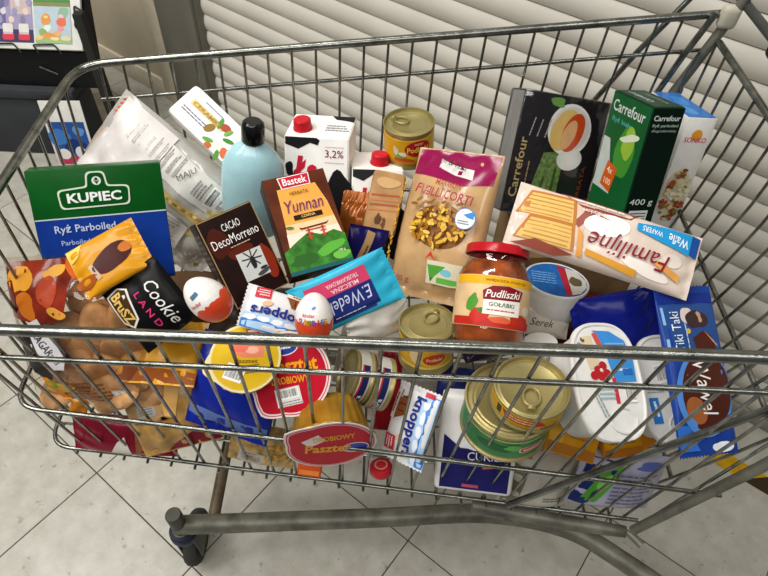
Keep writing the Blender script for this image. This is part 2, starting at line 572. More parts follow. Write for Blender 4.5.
def pillow(root, w, h, t, m, seal='v', crimp=0.012, wr=0.0015, seed=0, q=2.6, lump=0.0, name='wrapper', nu=36, nv=36, teeth=0.0, mats2=None):
    sf = pillow_surf(w, h, t, seal, crimp, wr, seed, q, lump, 1.0)
    sb = pillow_surf(w, h, t, seal, crimp, wr, seed + 5, q, lump, -1.0)
    bm = bmesh.new()
    F, Bk = {}, {}
    def jag(u, v, i, j):
        if teeth:
            if seal == 'v' and j in (0, nv):
                v += math.copysign(teeth * (i % 2), -v)
            if seal == 'u' and i in (0, nu):
                u += math.copysign(teeth * (j % 2), -u)
        return u, v
    for i in range(nu + 1):
        for j in range(nv + 1):
            u, v = -w / 2 + w * i / nu, -h / 2 + h * j / nv
            uu, vv = jag(u, v, i, j)
            p0 = sf(u, v)
            F[i, j] = bm.verts.new((uu, vv, p0.z + 0.0003))
            p1 = sb(u, v)
            Bk[i, j] = bm.verts.new((uu, vv, p1.z - 0.0003))
    for i in range(nu):
        for j in range(nv):
            bm.faces.new((F[i, j], F[i + 1, j], F[i + 1, j + 1], F[i, j + 1]))
            bm.faces.new((Bk[i, j], Bk[i, j + 1], Bk[i + 1, j + 1], Bk[i + 1, j]))
    for i in range(nu):
        bm.faces.new((F[i, 0], Bk[i, 0], Bk[i + 1, 0], F[i + 1, 0]))
        bm.faces.new((F[i, nv], F[i + 1, nv], Bk[i + 1, nv], Bk[i, nv]))
    for j in range(nv):
        bm.faces.new((F[0, j], F[0, j + 1], Bk[0, j + 1], Bk[0, j]))
        bm.faces.new((F[nu, j], Bk[nu, j], Bk[nu, j + 1], F[nu, j + 1]))
    o = obj(name, bm, m, root, smooth=70)
    return o, (lambda u, v: sf(u, v) + Vector((0, 0, 0.0003)))

def superell(n=48, a=1.0, b=1.0, e=3.0):
    pts = []
    for i in range(n):
        t = 2 * math.pi * i / n
        c, s = math.cos(t), math.sin(t)
        pts.append((a * math.copysign(abs(c) ** (2 / e), c), b * math.copysign(abs(s) ** (2 / e), s)))
    return pts

def stack(rings, closed_top=True, closed_bot=True, bm=None):
    """rings: list of (outline pts, z)"""
    bm = bm or bmesh.new()
    R = [[bm.verts.new((x, y, z)) for x, y in pts] for pts, z in rings]
    n = len(R[0])
    for a, b in zip(R, R[1:]):
        for i in range(n):
            j = (i + 1) % n
            bm.faces.new((a[i], a[j], b[j], b[i]))
    if closed_bot:
        bm.faces.new(R[0])
    if closed_top:
        bm.faces.new(R[-1])
    return bm

GOLD = mat('gold_lacquer_tin', '#aa9d6a', 0.36, 0.65, var=0.08, scale=25)
STEEL = mat('zinc_plated_steel', '#85867f', 0.25, 0.94, var=0.25, scale=55, bump=0.08, bscale=300)

def tin(root, r, h, label_mat, lid_mat=GOLD, ring_at=-90, lab=(0.08, 0.92), seg=48, tab=True, rings=3):
    """food can: lid plane at z=0, body going down"""
    wall = r * 0.965
    prof = [(0, -h), (wall * 0.93, -h), (wall * 0.95, -h + 0.001), (r, -h), (r, -h + 0.003), (wall, -h + 0.0045),
            (wall, -0.0045), (r, -0.003), (r, 0.0), (r * 0.96, 0.0004), (r * 0.935, -0.0015), (r * 0.925, -0.004)]
    obj('can_body', lathe(prof, seg), lid_mat, root)
    rr = r * 0.926
    lp = [(rr, -0.004)]
    for k in range(rings):
        a = rr * (0.93 - 0.09 * k)
        lp += [(a, -0.004), (a - rr * 0.02, -0.0035), (a - rr * 0.05, -0.0035), (a - rr * 0.07, -0.004)]
    lp += [(0, -0.004)]
    obj('lid', lathe(lp, seg), lid_mat, root)
    z0, z1 = -h + 0.0045 + (h - 0.009) * lab[0], -h + 0.0045 + (h - 0.009) * lab[1]
    lb = lathe([(wall, z0), (wall + 0.0006, z0 + 0.0005), (wall + 0.0006, z1 - 0.0005), (wall, z1)], seg)
    obj('label', lb, label_mat, root)
    if tab:
        a = math.radians(ring_at)
        d = Vector((math.cos(a), math.sin(a), 0))
        p = Vector((-d.y, d.x, 0))
        pts = []
        c0 = d * rr * 0.34
        for k in range(24):
            t = 2 * math.pi * k / 24
            pts.append(c0 + d * rr * 0.30 * math.cos(t) + p * rr * 0.24 * math.sin(t) + Vector((0, 0, -0.0012)))
        bm = tube(pts, r * 0.035, 8, closed=True)
        b2 = tube([d * rr * 0.66 + Vector((0, 0, -0.0022)), d * rr * 0.78 + Vector((0, 0, -0.0026))], r * 0.12, 8, bm=bm)
        obj('pull_ring', bm, lid_mat, root)
    return wall + 0.0006, z0, z1

# ------------------------------------------------------------------ the room
# tile / shutter axes: AX runs along the shutter, BX towards it
AX = Vector((0.79961192, -0.6005171, 0))
BX = Vector((0.6005171, 0.79961192, 0))
T0 = Vector((-0.3857545, 0.15757669, 0))
TILE = 0.30
ROOM = Matrix((AX, BX, Vector((0, 0, 1)))).transposed().to_4x4()   # columns AX, BX, Z

def structure(o):
    o['kind'] = 'structure'
    return o

def floor_material():
    m = bpy.data.materials.new('speckled_vinyl_tile')
    m.use_nodes = True
    nt = m.node_tree
    b = nt.nodes['Principled BSDF']
    b.inputs['Roughness'].default_value = 0.38
    tc = nt.nodes.new('ShaderNodeTexCoord')
    oi = nt.nodes.new('ShaderNodeObjectInfo')
    ad = nt.nodes.new('ShaderNodeVectorMath')
    ad.operation = 'ADD'
    sc = nt.nodes.new('ShaderNodeVectorMath')
    sc.operation = 'SCALE'
    sc.inputs['Scale'].default_value = 1.0
    nt.links.new(oi.outputs['Location'], sc.inputs[0])
    nt.links.new(tc.outputs['Object'], ad.inputs[0])
    nt.links.new(sc.outputs[0], ad.inputs[1])
    def nz(scale, detail=3, rough=0.6):
        n = nt.nodes.new('ShaderNodeTexNoise')
        n.inputs['Scale'].default_value = scale
        n.inputs['Detail'].default_value = detail
        n.inputs['Roughness'].default_value = rough
        nt.links.new(ad.outputs[0], n.inputs['Vector'])
        return n
    def ramp(src, p0, c0, p1, c1):
        r = nt.nodes.new('ShaderNodeValToRGB')
        r.color_ramp.elements[0].position = p0
        r.color_ramp.elements[1].position = p1
        r.color_ramp.elements[0].color = c0
        r.color_ramp.elements[1].color = c1
        nt.links.new(src.outputs['Fac'], r.inputs['Fac'])
        return r
    base = ramp(nz(26, 5), 0.35, lin('#a4a094'), 0.68, lin('#b6b3a8'))
    sp = ramp(nz(48, 2), 0.66, (0, 0, 0, 1), 0.73, (1, 1, 1, 1))
    spc = ramp(nz(9, 2), 0.4, lin('#8e7f6c'), 0.6, lin('#8d9186'))
    mx = nt.nodes.new('ShaderNodeMixRGB')
    nt.links.new(sp.outputs['Color'], mx.inputs['Fac'])
    nt.links.new(base.outputs['Color'], mx.inputs[1])
    nt.links.new(spc.outputs['Color'], mx.inputs[2])
    ml = nt.nodes.new('ShaderNodeMixRGB')
    ml.blend_type = 'MULTIPLY'
    ml.inputs['Fac'].default_value = 1
    rnd = nt.nodes.new('ShaderNodeMapRange')
    rnd.inputs['To Min'].default_value = 0.94
    rnd.inputs['To Max'].default_value = 1.04
    nt.links.new(oi.outputs['Random'], rnd.inputs['Value'])
    nt.links.new(mx.outputs[0], ml.inputs[1])
    nt.links.new(rnd.outputs[0], ml.inputs[2])
    nt.links.new(ml.outputs[0], b.inputs['Base Color'])
    return m

FLOORM = floor_material()
grout = mat('dark_floor_joint', '#4b463d', 0.8)
bm = box_bm(-3.5, 2.6, -3.0, 2.4, -0.03, -0.002)
bmesh.ops.transform(bm, matrix=ROOM, verts=bm.verts)
floor = structure(obj('floor', bm, grout, smooth=0))
tile_me = None
g = 0.0011
for i in range(-10, 9):
    for j in range(-7, 4):
        c = T0 + AX * ((i + 0.5) * TILE) + BX * ((j + 0.5) * TILE)
        if c.dot(BX) > 0.918 + TILE * 0.5:
            continue
        if tile_me is None:
            h = TILE / 2 - g
            tb = box_bm(-h, h, -h, h, -0.004, 0.0, 0.0008, 1)
            o = obj('floor_tile', tb, FLOORM, floor, smooth=0)
            tile_me = o.data
        else:
            o = obj('floor_tile', tile_me, None, floor)
        o.matrix_world = Matrix.Translation(c) @ ROOM

bm = box_bm(-3.6, -3.5, -3.0, 1.05, 0, 2.1)
bmesh.ops.transform(bm, matrix=ROOM, verts=bm.verts)
structure(obj('wall_far_left', bm, mat('pale_shop_wall', '#b5afa2', 0.7, var=0.04, scale=4), smooth=0))

# hazard tape along the shutter
tp = new_bm()
b0, b1 = 0.757, 0.800
obj_tape = thing('floor_tape', 'yellow and black hazard tape stuck on floor before the shutter', 'tape', ROOM)
obj('tape_strip', box_bm(-0.2, 2.4, b0, b1, 0.0002, 0.0008), mat('tape_yellow', '#c79a12', 0.45, var=0.12, scale=30), obj_tape, smooth=0)
blk = mat('tape_black', '#3a3020', 0.5)
k = -0.16
while k < 2.3:
    b = new_bm()
    s = 0.045
    v4 = [b.verts.new(q) for q in ((k, b0, 0.0011), (k + 0.055, b0, 0.0011), (k + 0.055 + s, b1, 0.0011), (k + s, b1, 0.0011))]
    b.faces.new(v4)
    obj('black_stripe', b, blk, obj_tape, smooth=0)
    k += 0.165

# roller shutter
SB = 0.918
A_L, A_R = -0.815, 2.2
SHM = mat('cream_painted_slat', '#c8c3b8', 0.55, var=0.03, scale=9)
shutter = thing('roller_shutter', 'closed cream roller shutter of curved horizontal slats behind the trolley', 'shutter', ROOM)
pitch = 0.0505
prof = []
for i in range(11):
    t = i / 10
    prof.append((-0.0062 * math.sin(math.pi * t) ** 0.8, t * (pitch - 0.003)))
prof = [(0.004, -0.001)] + prof + [(0.004, pitch - 0.002)]
sl = new_bm()
ra = [sl.verts.new((A_L - 0.02, SB + y, z)) for y, z in prof]
rb = [sl.verts.new((A_R, SB + y, z)) for y, z in prof]
rc = [sl.verts.new((A_L - 0.02, SB + 0.014, z)) for z in (pitch - 0.002, -0.001)]
rd = [sl.verts.new((A_R, SB + 0.014, z)) for z in (pitch - 0.002, -0.001)]
L1, L2 = ra + rc, rb + rd
for i in range(len(L1)):
    j = (i + 1) % len(L1)
    sl.faces.new((L1[i], L1[j], L2[j], L2[i]))
sl.faces.new(L1)
sl.faces.new(L2)
first = None
for i in range(41):
    z = 0.035 + i * pitch
    if first is None:
        first = obj('slat', sl, SHM, shutter, smooth=35)
        o = first
    else:
        o = obj('slat', first.data, None, shutter)
    o.location = (0, 0, z)
obj('bottom_bar', box_bm(A_L - 0.02, A_R, SB - 0.008, SB + 0.016, 0.002, 0.034, 0.003), mat('shutter_bottom_bar', '#8d887c', 0.5), shutter)

GUIDE = mat('grey_painted_guide', '#6f6c62', 0.5, var=0.05, scale=8)
bm = box_bm(-1.02, A_L - 0.004, SB - 0.03, SB + 0.06, 0, 2.1, 0.003)
box_bm(-0.865, A_L - 0.006, SB - 0.042, SB - 0.031, 0, 2.1, 0.002, bm=bm)
bmesh.ops.transform(bm, matrix=ROOM, verts=bm.verts)
structure(obj('trim_1', bm, GUIDE))
WALLM = mat('beige_plaster', '#cbbfa6', 0.75, var=0.05, scale=5, bump=0.15, bscale=60)
bm = box_bm(-3.5, -1.021, SB - 0.012, SB + 0.08, 0, 2.1, 0.004)
bmesh.ops.transform(bm, matrix=ROOM, verts=bm.verts)
structure(obj('wall_left', bm, WALLM))
bm = box_bm(-1.021 - 0.07, -1.022, SB - 0.026, SB - 0.0121, 0, 2.1, 0.003)
box_bm(-3.5, -1.023, SB - 0.024, SB - 0.0122, 0, 0.07, 0.003, bm=bm)
bmesh.ops.transform(bm, matrix=ROOM, verts=bm.verts)
structure(obj('trim_2', bm, mat('beige_corner_trim', '#d2c7b0', 0.6)))
bm = box_bm(-3.5, A_R, SB + 0.082, SB + 0.12, 0, 2.1)
bmesh.ops.transform(bm, matrix=ROOM, verts=bm.verts)
structure(obj('wall_back', bm, WALLM, smooth=0))

# advertising stand in the far left corner
stand = thing('display_stand', 'black and grey floor display stand in the corner behind the trolley', 'display stand', Matrix.Translation((-0.75, 1.2, 0)))
BLACKP = mat('black_plastic', '#17181a', 0.4, var=0.1)
DGREY = mat('charcoal_plastic', '#3a3c3f', 0.5, var=0.06, scale=12)
obj('plinth', box_bm(-0.5, 0.27, -0.17, -0.05, 0.0, 0.205, 0.006), DGREY, stand)
obj('plinth_lip', box_bm(-0.5, 0.275, -0.178, -0.06, 0.2055, 0.235, 0.004), mat('grey_plinth_lip', '#3b3d40', 0.45), stand)
wd = new_bm()
pf = [(-0.152, 0.236), (-0.152, 0.345), (-0.016, 0.507), (0.0, 0.50), (-0.10, 0.236)]
wa = [wd.verts.new((-0.5, y, z)) for y, z in pf]
wb = [wd.verts.new((0.345, y, z)) for y, z in pf]
for i in range(5):
    wd.faces.new((wa[i], wa[(i + 1) % 5], wb[(i + 1) % 5], wb[i]))
wd.faces.new(wa)
wd.faces.new(wb)
obj('sloping_body', wd, BLACKP, stand, smooth=0)
obj('side_post', box_bm(0.346, 0.372, -0.16, -0.13, 0.0, 0.46, 0.004), mat('dark_grey_post', '#2c2b29', 0.5), stand)
obj('metal_bar', tube([(0.20, -0.156, 0.30), (0.245, -0.156, 0.278)], 0.003, 8), STEEL, stand)
# poster board leaning on the panel
PB = Matrix.Translation((-0.636, 1.028, 0.362)) @ Matrix.Rotation(math.radians(1.5), 4, 'Z') @ Matrix.Rotation(math.radians(50), 4, 'X')
board = thing('poster_board', 'white framed advertising board with two drink posters on black stand', 'poster', PB)
obj('board', box_bm(-0.16, 0.232, 0, 0.27, -0.012, 0, 0.002), mat('white_board', '#d9d9d2', 0.4), board)
pr = Print(board, flat, 'poster_print')
pr.rect(-0.15, 0.016, -0.004, 0.26, '#c3b7a0')
pr.rect(0.004, 0.016, 0.102, 0.26, '#8f86a6').rect(0.004, 0.016, 0.102, 0.05, '#26244c').rect(0.045, 0.09, 0.098, 0.26, '#b9a6a2').rect(0.012, 0.06, 0.03, 0.26, '#5d5684')
for k in range(9):
    pr.blob(0.015 + 0.010 * k, 0.075 + 0.022 * (k % 3), 0.007, 0.010, ('#8a86a8', '#c9bfc4', '#7c6f8e', '#d2b8a8')[k % 4], seed=k)
for u in (0.034, 0.077):
    pr.rrect(u, 0.052, 0.027, 0.026, 0.004, '#cfcac6').rrect(u, 0.031, 0.031, 0.018, 0.004, '#c8243a').rrect(u, 0.040, 0.026, 0.006, 0.002, '#b9a8b4')
pr.rect(0.107, 0.016, 0.205, 0.26, '#a9b9c2').rect(0.107, 0.115, 0.205, 0.26, '#3f7a33').rect(0.107, 0.112, 0.205, 0.122, '#7a7a3c').blob(0.185, 0.095, 0.015, 0.016, '#7fa88a', 2).rect(0.107, 0.016, 0.205, 0.034, '#8fae72')
for k, (a, b, ru, rv, c) in enumerate(((0.138, 0.078, 0.014, 0.014, '#d08a3c'), (0.180, 0.072, 0.012, 0.014, '#d5643c'), (0.140, 0.055, 0.011, 0.009, '#c9d8d0'), (0.128, 0.045, 0.010, 0.010, '#7fa05a'), (0.145, 0.036, 0.018, 0.008, '#d08a3a'), (0.168, 0.042, 0.010, 0.007, '#d9a060'), (0.176, 0.055, 0.009, 0.006, '#d98a90'), (0.190, 0.030, 0.014, 0.007, '#c6c49a'), (0.118, 0.030, 0.010, 0.007, '#dcb978'), (0.139, 0.084, 0.006, 0.004, '#e0c070'), (0.180, 0.087, 0.008, 0.005, '#d9b0c4'), (0.160, 0.028, 0.012, 0.005, '#e0c488'))):
    pr.blob(a, b, ru, rv, c, k, 0.25)
pr.done()
for u in (0.035, 0.145):
    obj('wire_clip', tube(arc_path([(u - 0.03, -0.012, 0.004), (u - 0.045, 0.010, 0.006), (u + 0.012, 0.012, 0.006), (u + 0.032, -0.012, 0.004)], 0.005, 3), 0.0022, 6), BLACKP, board)
obj('wire_clip', tube(arc_path([(0.242, 0.04, 0.004), (0.218, 0.06, 0.006), (0.218, 0.115, 0.006), (0.242, 0.10, 0.004)], 0.005, 3), 0.0022, 6), BLACKP, board)
# leaflet standing by the plinth
LF = Matrix.Translation((-0.512, 0.968, 0.004)) @ Matrix.Rotation(math.radians(4), 4, 'Z') @ Matrix.Rotation(math.radians(80), 4, 'X')
leaf = thing('advert_card', 'white and blue advertising card leaning against the grey plinth', 'card', LF)
obj('card', box_bm(-0.06, 0.06, 0, 0.215, -0.004, 0, 0.001), mat('white_card', '#d8d6cf', 0.5), leaf)
pr = Print(leaf, flat, 'card_print')
pr.rect(-0.053, 0.01, 0.053, 0.15, '#2a4f92').blob(-0.03, 0.10, 0.03, 0.03, '#3f74b8', 3).blob(0.01, 0.07, 0.03, 0.025, '#1f3568', 4).blob(0.03, 0.12, 0.016, 0.016, '#5d8cc4', 9)
pr.rect(-0.053, 0.01, 0.053, 0.04, '#b23a52').ell(-0.03, 0.045, 0.018, 0.018, '#dcd8d4').ell(0.02, 0.05, 0.016, 0.02, '#d5d2d6')
pr.done()

# ------------------------------------------------------------------ shopping trolley
# front (narrow end) at x=0, handle end at x=CL; near side is -y
CL, WF, WR, ZF, ZR, ZB = 0.888, 0.2207, 0.2842, 0.797, 0.887, 0.45
def rim_w(x): return WF + (WR - WF) * x / CL
def rim_z(x): return ZF + (ZR - ZF) * x / CL
def far_extra(x): return 0.011 * max(0.0, 1 - x / CL)
def bot_w(x): return 0.170 + 0.101 * max(x, 0)
def side(x, z, s, out=0.0):
    """point on the sloping side panel"""
    k = (rim_z(x) - z) / (rim_z(x) - ZB)
    skew = far_extra(x) * (1 - k) if s > 0 else 0.0     # the far rim sits a touch further out at the front
    return Vector((x, s * (rim_w(x) + (bot_w(x) - rim_w(x)) * k + out) + skew, z))

cart = thing('shopping_cart', 'steel wire supermarket trolley heaped with groceries', 'shopping cart', Matrix.Translation((0.45, 0, 0)))
def cpart(name, bm, m=STEEL, parent=None, smooth=50):
    bmesh.ops.translate(bm, vec=(-0.45, 0, 0), verts=bm.verts)
    return obj(name, bm, m, parent or cart, smooth)

def hoop(zfun, wfun, xf, xr, rad, r, name, segs=8, sag=0.0, skew=1.0):
    xs = [xr - (xr - xf - 0.12) * i / 8 for i in range(9)]
    near = [Vector((x, -wfun(x), zfun(x))) for x in xs]
    far = [Vector((x, wfun(x) + skew * far_extra(x), zfun(x))) for x in reversed(xs)]
    c1, c2 = Vector((xf, -wfun(xf), zfun(xf))), Vector((xf, wfun(xf) + skew * far_extra(xf), zfun(xf)))
    path = arc_path(near[:1] + near[1:-1] + [near[-1], c1, c2, far[0]] + far[1:], rad, 8)
    return cpart(name, tube(path, r, segs))

hoop(rim_z, rim_w, 0.0, CL + 0.012, 0.045, 0.0056, 'rim', 12)
z2 = lambda x: rim_z(x) - 0.052
w2 = lambda x: abs(side(x, z2(x), -1, 0.003).y)
for s in (-1, 1):
    cpart('upper_rail', tube([(x, s * w2(x) + (0.85 * far_extra(x) if s > 0 else 0), z2(x)) for x in [0.02 + (CL - 0.016) * i / 8 for i in range(9)]], 0.0029, 8))
z3 = lambda x: 0.607 - 0.034 * x
w3 = lambda x: abs(side(x, z3(x), -1, 0.004).y)
hoop(z3, w3, 0.004, 0.838, 0.032, 0.0030, 'lower_rail', skew=0.45)
z4 = lambda x: ZB
w4 = lambda x: bot_w(x) + 0.002
hoop(z4, w4, -0.022, 0.79, 0.032, 0.0030, 'bottom_rail', skew=0.0)

XW = [0.030 + 0.0335 * k for k in range(25)]
def lean(x): return -0.05 * max(0, x - 0.25)
for s in (-1, 1):
    for x in XW:
        if x > 0.86:
            continue
        xb = x + lean(x)
        pts = []
        for z in (rim_z(x) - 0.004, 0.5 * (rim_z(x) + ZB), ZB - 0.006):
            k = (rim_z(x) - z) / (rim_z(x) - ZB)
            xx = x + (xb - x) * k
            pts.append(side(xx, z, s, -0.0015))
        cpart('side_wire', tube(pts, 0.0019, 7))
# front panel wires
for i in range(12):
    f = -1 + 2 * (i + 0.5) / 12
    top = Vector((0.0015, f * (WF - 0.03), ZF - 0.003))
    bot = Vector((-0.014, f * (bot_w(0) - 0.018), ZB - 0.004))
    cpart('front_wire', tube([top, bot], 0.0019, 7))
# bottom grid
for x in XW[::1]:
    if x < 0.78:
        cpart('floor_wire', tube([(x - 0.012, -bot_w(x) - 0.008, ZB - 0.005), (x - 0.012, bot_w(x) + 0.008, ZB - 0.005)], 0.0019, 7))
for f in (-0.8, -0.55, -0.28, 0.0, 0.28, 0.55, 0.8):
    cpart('floor_wire', tube([(-0.018, f * bot_w(0), ZB - 0.0015), (0.79, f * bot_w(0.79), ZB - 0.0015)], 0.0021, 7))
# rear gate
GT = (0.885, 0.857)
def gate(y, z):
    k = (GT[1] - z) / (GT[1] - ZB)
    return Vector((0.885 - 0.075 * k ** 1.6 * 1.0, y, z))
def gw(z): return 0.262 - 0.055 * (GT[1] - z) / (GT[1] - ZB)
for z, r in ((0.857, 0.0048), (0.672, 0.0033), (0.50, 0.0030)):
    w = gw(z)
    cpart('gate_bar', tube([gate(-w, z) + Vector((0.003, 0, 0)), gate(0, z) + Vector((0.003, 0, 0)), gate(w, z) + Vector((0.003, 0, 0))], r, 10))
for i in range(16):
    f = -1 + 2 * i / 15
    cpart('gate_wire', tube([gate(f * gw(z), z) for z in (0.857, 0.78, 0.70, 0.62, 0.54, 0.475)], 0.0020, 7))
# handle uprights, braces, handle
FR = mat('scuffed_grey_tube', '#77756a', 0.5, 0.5, var=0.25, scale=30, bump=0.1, bscale=120)
for s in (-1, 1):
    y = s * 0.272
    cpart('upright', tube([(0.772, y, 0.47), (0.835, y, 0.668), (0.862, y, 0.775), (0.905, y, 0.93)], 0.0062 if s < 0 else 0.0072, 12), FR)
    cpart('hinge_rod', tube([(0.838, y + s * 0.002, 0.768), (0.853, y + s * 0.002, 0.83), (0.872, y + s * 0.002, 0.893)], 0.0046, 10))
    if s < 0:
        cpart('brace', tube([(0.600, -0.262, 0.517), (0.688, -0.262, 0.634), (0.795, -0.262, 0.772), (0.858, -0.272, 0.85)], 0.0042, 10))
    else:
        cpart('brace', tube([(0.70, 0.288, 0.63), (0.756, 0.294, 0.738), (0.796, 0.296, 0.821), (0.84, 0.298, 0.898), (0.87, 0.298, 0.94)], 0.0042, 10))
    hb = cpart('handle_bracket', box_bm(0.877, 0.903, y - 0.009, y + 0.009, 0.872, 0.905, 0.008, 3), mat('ivory_plastic', '#b9b4a2', 0.4))
    cpart('wire_hook', tube(arc_path([(0.868, s * 0.262, 0.842), (0.862, s * 0.262, 0.80), (0.868, s * 0.262, 0.775), (0.850, s * 0.262, 0.770), (0.838, s * 0.262, 0.776)], 0.012, 4), 0.0028, 8))
    cpart('support_rail', tube([(0.57, s * (bot_w(0.57) + 0.006), ZB - 0.012), (0.70, s * (bot_w(0.7) + 0.012), ZB - 0.014), (0.775, s * (bot_w(0.775) + 0.015), ZB - 0.012)], [0.009, 0.0105, 0.008], 10), FR)
    cpart('support_post', tube([(0.635, s * 0.238, ZB - 0.02), (0.665, s * 0.20, 0.30), (0.68, s * 0.158, 0.185)], 0.0105, 10), FR)
    cpart('bolt', tube([(0.772, s * 0.27, 0.455), (0.785, s * 0.286, 0.455)], 0.0055, 8), FR)
    # lower chassis
    pts = [Vector(q) for q in ((0.098, 0.186, 0.18), (0.225, 0.178, 0.18), (0.45, 0.163, 0.18), (0.64, 0.150, 0.18), (0.78, 0.172, 0.18), (0.875, 0.228, 0.18), (0.96, 0.29, 0.178))]
    dense = []
    for i in range(len(pts) - 1):
        p0, p1, p2, p3 = pts[max(i - 1, 0)], pts[i], pts[i + 1], pts[min(i + 2, len(pts) - 1)]
        for k in range(6):
            t = k / 6
            dense.append(0.5 * (2 * p1 + (p2 - p0) * t + (2 * p0 - 5 * p1 + 4 * p2 - p3) * t * t + (3 * p1 - p0 - 3 * p2 + p3) * t ** 3))
    dense.append(pts[-1])
    cpart('chassis_tube', tube([Vector((q.x, s * q.y, q.z)) for q in dense], 0.0165, 14), FR)
    # casters
    for cx, cy in ((0.105, 0.186), (0.95, 0.285)):
        ca = bpy.data.objects.new('caster', None)
        COL.objects.link(ca)
        ca.parent = cart
        ca.location = (cx - 0.45, s * cy, 0)
        DARK = mat('caster_grey', '#55554e', 0.45, 0.5, var=0.15)
        bm = lathe([(0, 0.232), (0.012, 0.232), (0.0135, 0.229), (0.0135, 0.165), (0.016, 0.164), (0, 0.164)], 20)
        obj('pivot_pin', bm, DARK, ca)
        bm = lathe([(0, 0.164), (0.021, 0.163), (0.023, 0.157), (0.018, 0.154), (0.018, 0.149), (0.024, 0.147), (0.024, 0.139), (0, 0.137)], 24)
        obj('bearing', bm, mat('dark_blue_bearing', '#23283a', 0.4), ca)
        bm = lathe([(0, 0.1365), (0.022, 0.136), (0.021, 0.128), (0, 0.128)], 24)
        for q in (-1, 1):
            box_bm(q * 0.017 - 0.0015, q * 0.017 + 0.0015, -0.012, 0.03, 0.045, 0.13, 0.001, bm=bm)
        obj('fork', bm, DARK, ca)
        wm = lathe([(0, -0.011), (0.03, -0.011), (0.034, -0.013), (0.047, -0.012), (0.0515, -0.007), (0.0525, 0), (0.0515, 0.007), (0.047, 0.012), (0.034, 0.013), (0.03, 0.011), (0, 0.011)], 32)
        bmesh.ops.transform(wm, matrix=Matrix.Translation((0, 0.022, 0.0527)) @ Matrix.Rotation(math.pi / 2, 4, 'Y'), verts=wm.verts)
        obj('wheel', wm, mat('grey_rubber', '#3b3a36', 0.6), ca)
cpart('handle', tube([(0.906, -0.30, 0.905), (0.906, 0.30, 0.905)], 0.0062, 14), mat('dark_grey_handle', '#4a4c48', 0.35, 0.4))
obj('handle_grip', box_bm(0.9 - 0.45 - 0.011, 0.912 - 0.45 + 0.011, -0.20, 0.165, 0.893, 0.917, 0.008, 3), BLACKP, cart)
cpart('crossbar', tube([(0.161, -0.176, 0.18), (0.161, 0.176, 0.18)], 0.0105, 12), mat('rusty_tube', '#6f6250', 0.5, 0.6, var=0.2))

# ------------------------------------------------------------------ groceries: boxes
# green and blue rice carton
t = thing('rice_box', 'green and blue parboiled rice carton leaning at the front end', 'box', pose('rice'))
GREENC = mat('carton_green', '#084f18', 0.28)
BLUEC = mat('carton_blue', '#163a92', 0.28)
carton(t, 0.158, 0.155, 0.04, GREENC)
p = Print(t, flat, 'front_print')
p.rect(-0.0782, -0.0768, 0.0782, 0.0155, BLUEC).rect(-0.0782, 0.0147, 0.0782, 0.0163, '#cfd6dc')
bd = []
def badge(e):
    q = [(-0.046 + e, 0.0265 + e), (0.036 - e, 0.0275 + e), (0.038 - e, 0.053 - e), (0.0125 - e, 0.0545 - e), (0.0105 - e, 0.0725 - e), (-0.0115 + e, 0.0725 - e), (-0.0135 + e, 0.0545 - e), (-0.0475 + e, 0.0515 - e)]
    n = len(q)
    out = []
    for i in range(n):
        r = 0.0035 if i in (3, 6) else 0.006
        out += arc_path([Vector((*q[i - 1], 0)), Vector((*q[i], 0)), Vector((*q[(i + 1) % n], 0))], r, 4)[1:-1]
    return [(a.x, a.y) for a in out]
p.poly(badge(0), '#d9e3d0')
p.poly(badge(0.0019), GREENC)
p.ell(0.0, 0.0605, 0.0055, 0.0055, '#dfe6dc').ell(0.0, 0.0625, 0.002, 0.002, GREENC).poly([(-0.004, 0.062), (0, 0.056), (0.004, 0.062), (0, 0.0595)], GREENC)
p.text('KUPIEC', -0.005, 0.0405, 0.0125, '#f4f6f2', w=0.064, bold=0.03)
p.text('Ryż Parboiled', -0.022, 0.001, 0.0135, '#c4d0ea', w=0.072)
p.text('Parboiled Rice', -0.027, -0.016, 0.0065, '#a9bbe2', w=0.052)
p.rrect(0.018, -0.0115, 0.024, 0.012, 0.004, '#d9d9de', 25)
p.rect(-0.0765, -0.075, 0.0765, -0.072, '#152a66')
p.done()
p = Print(t, lambda u, v: Vector((u, 0.0775, v)) if False else Vector((u, 0.0775, -v)), 'top_print')
p.lines(-0.03, 0.018, 0.06, 0.008, 2, '#2f7a42').done()

# white cosmetic carton with almond branch
t = thing('cosmetic_box', 'white cosmetic pack with almond branch picture behind the flake bag', 'box', pose('almond'))
rg = []
for z, k in ((-0.034, 0.9), (-0.028, 1.0), (-0.006, 1.0), (0, 0.94)):
    rg.append(([(0.012 + a * k, b * k) for a, b in superell(48, 0.062, 0.028, 14)], z))
obj('carton', stack(rg), mat('glossy_white_carton', '#e9e7e0', 0.3, coat=0.3), t)
p = Print(t, flat, 'front_print')
p.rect(-0.032, 0.002, 0.028, 0.011, '#d2b878').lines(-0.012, -0.008, 0.05, 0.008, 2, '#6b6f86').lines(0.0, 0.018, 0.036, 0.004, 1, '#8d93a6')
for a, b, ru, rv, c, an in ((0.018, -0.005, 0.006, 0.004, '#8a6a2a', 60), (0.03, 0.006, 0.006, 0.004, '#a5482a', 10), (0.036, -0.014, 0.008, 0.006, '#e9d9cc', 0), (0.03, -0.019, 0.004, 0.003, '#b4622c', 20), (0.048, -0.014, 0.006, 0.004, '#c4653a', -40),
                            (0.023, 0.006, 0.006, 0.0022, '#4f8a30', 110), (0.042, -0.002, 0.006, 0.0022, '#3f7f2c', 20), (0.026, -0.015, 0.006, 0.0022, '#5a9a38', 200), (0.044, -0.021, 0.006, 0.0022, '#478a2e', -60), (0.036, 0.004, 0.005, 0.002, '#6aa844', 70)):
    p.ell(0.034 + (a - 0.034) * 1.35, -0.006 + (b + 0.006) * 1.35, ru * 1.4, rv * 1.4, c, an, 14)
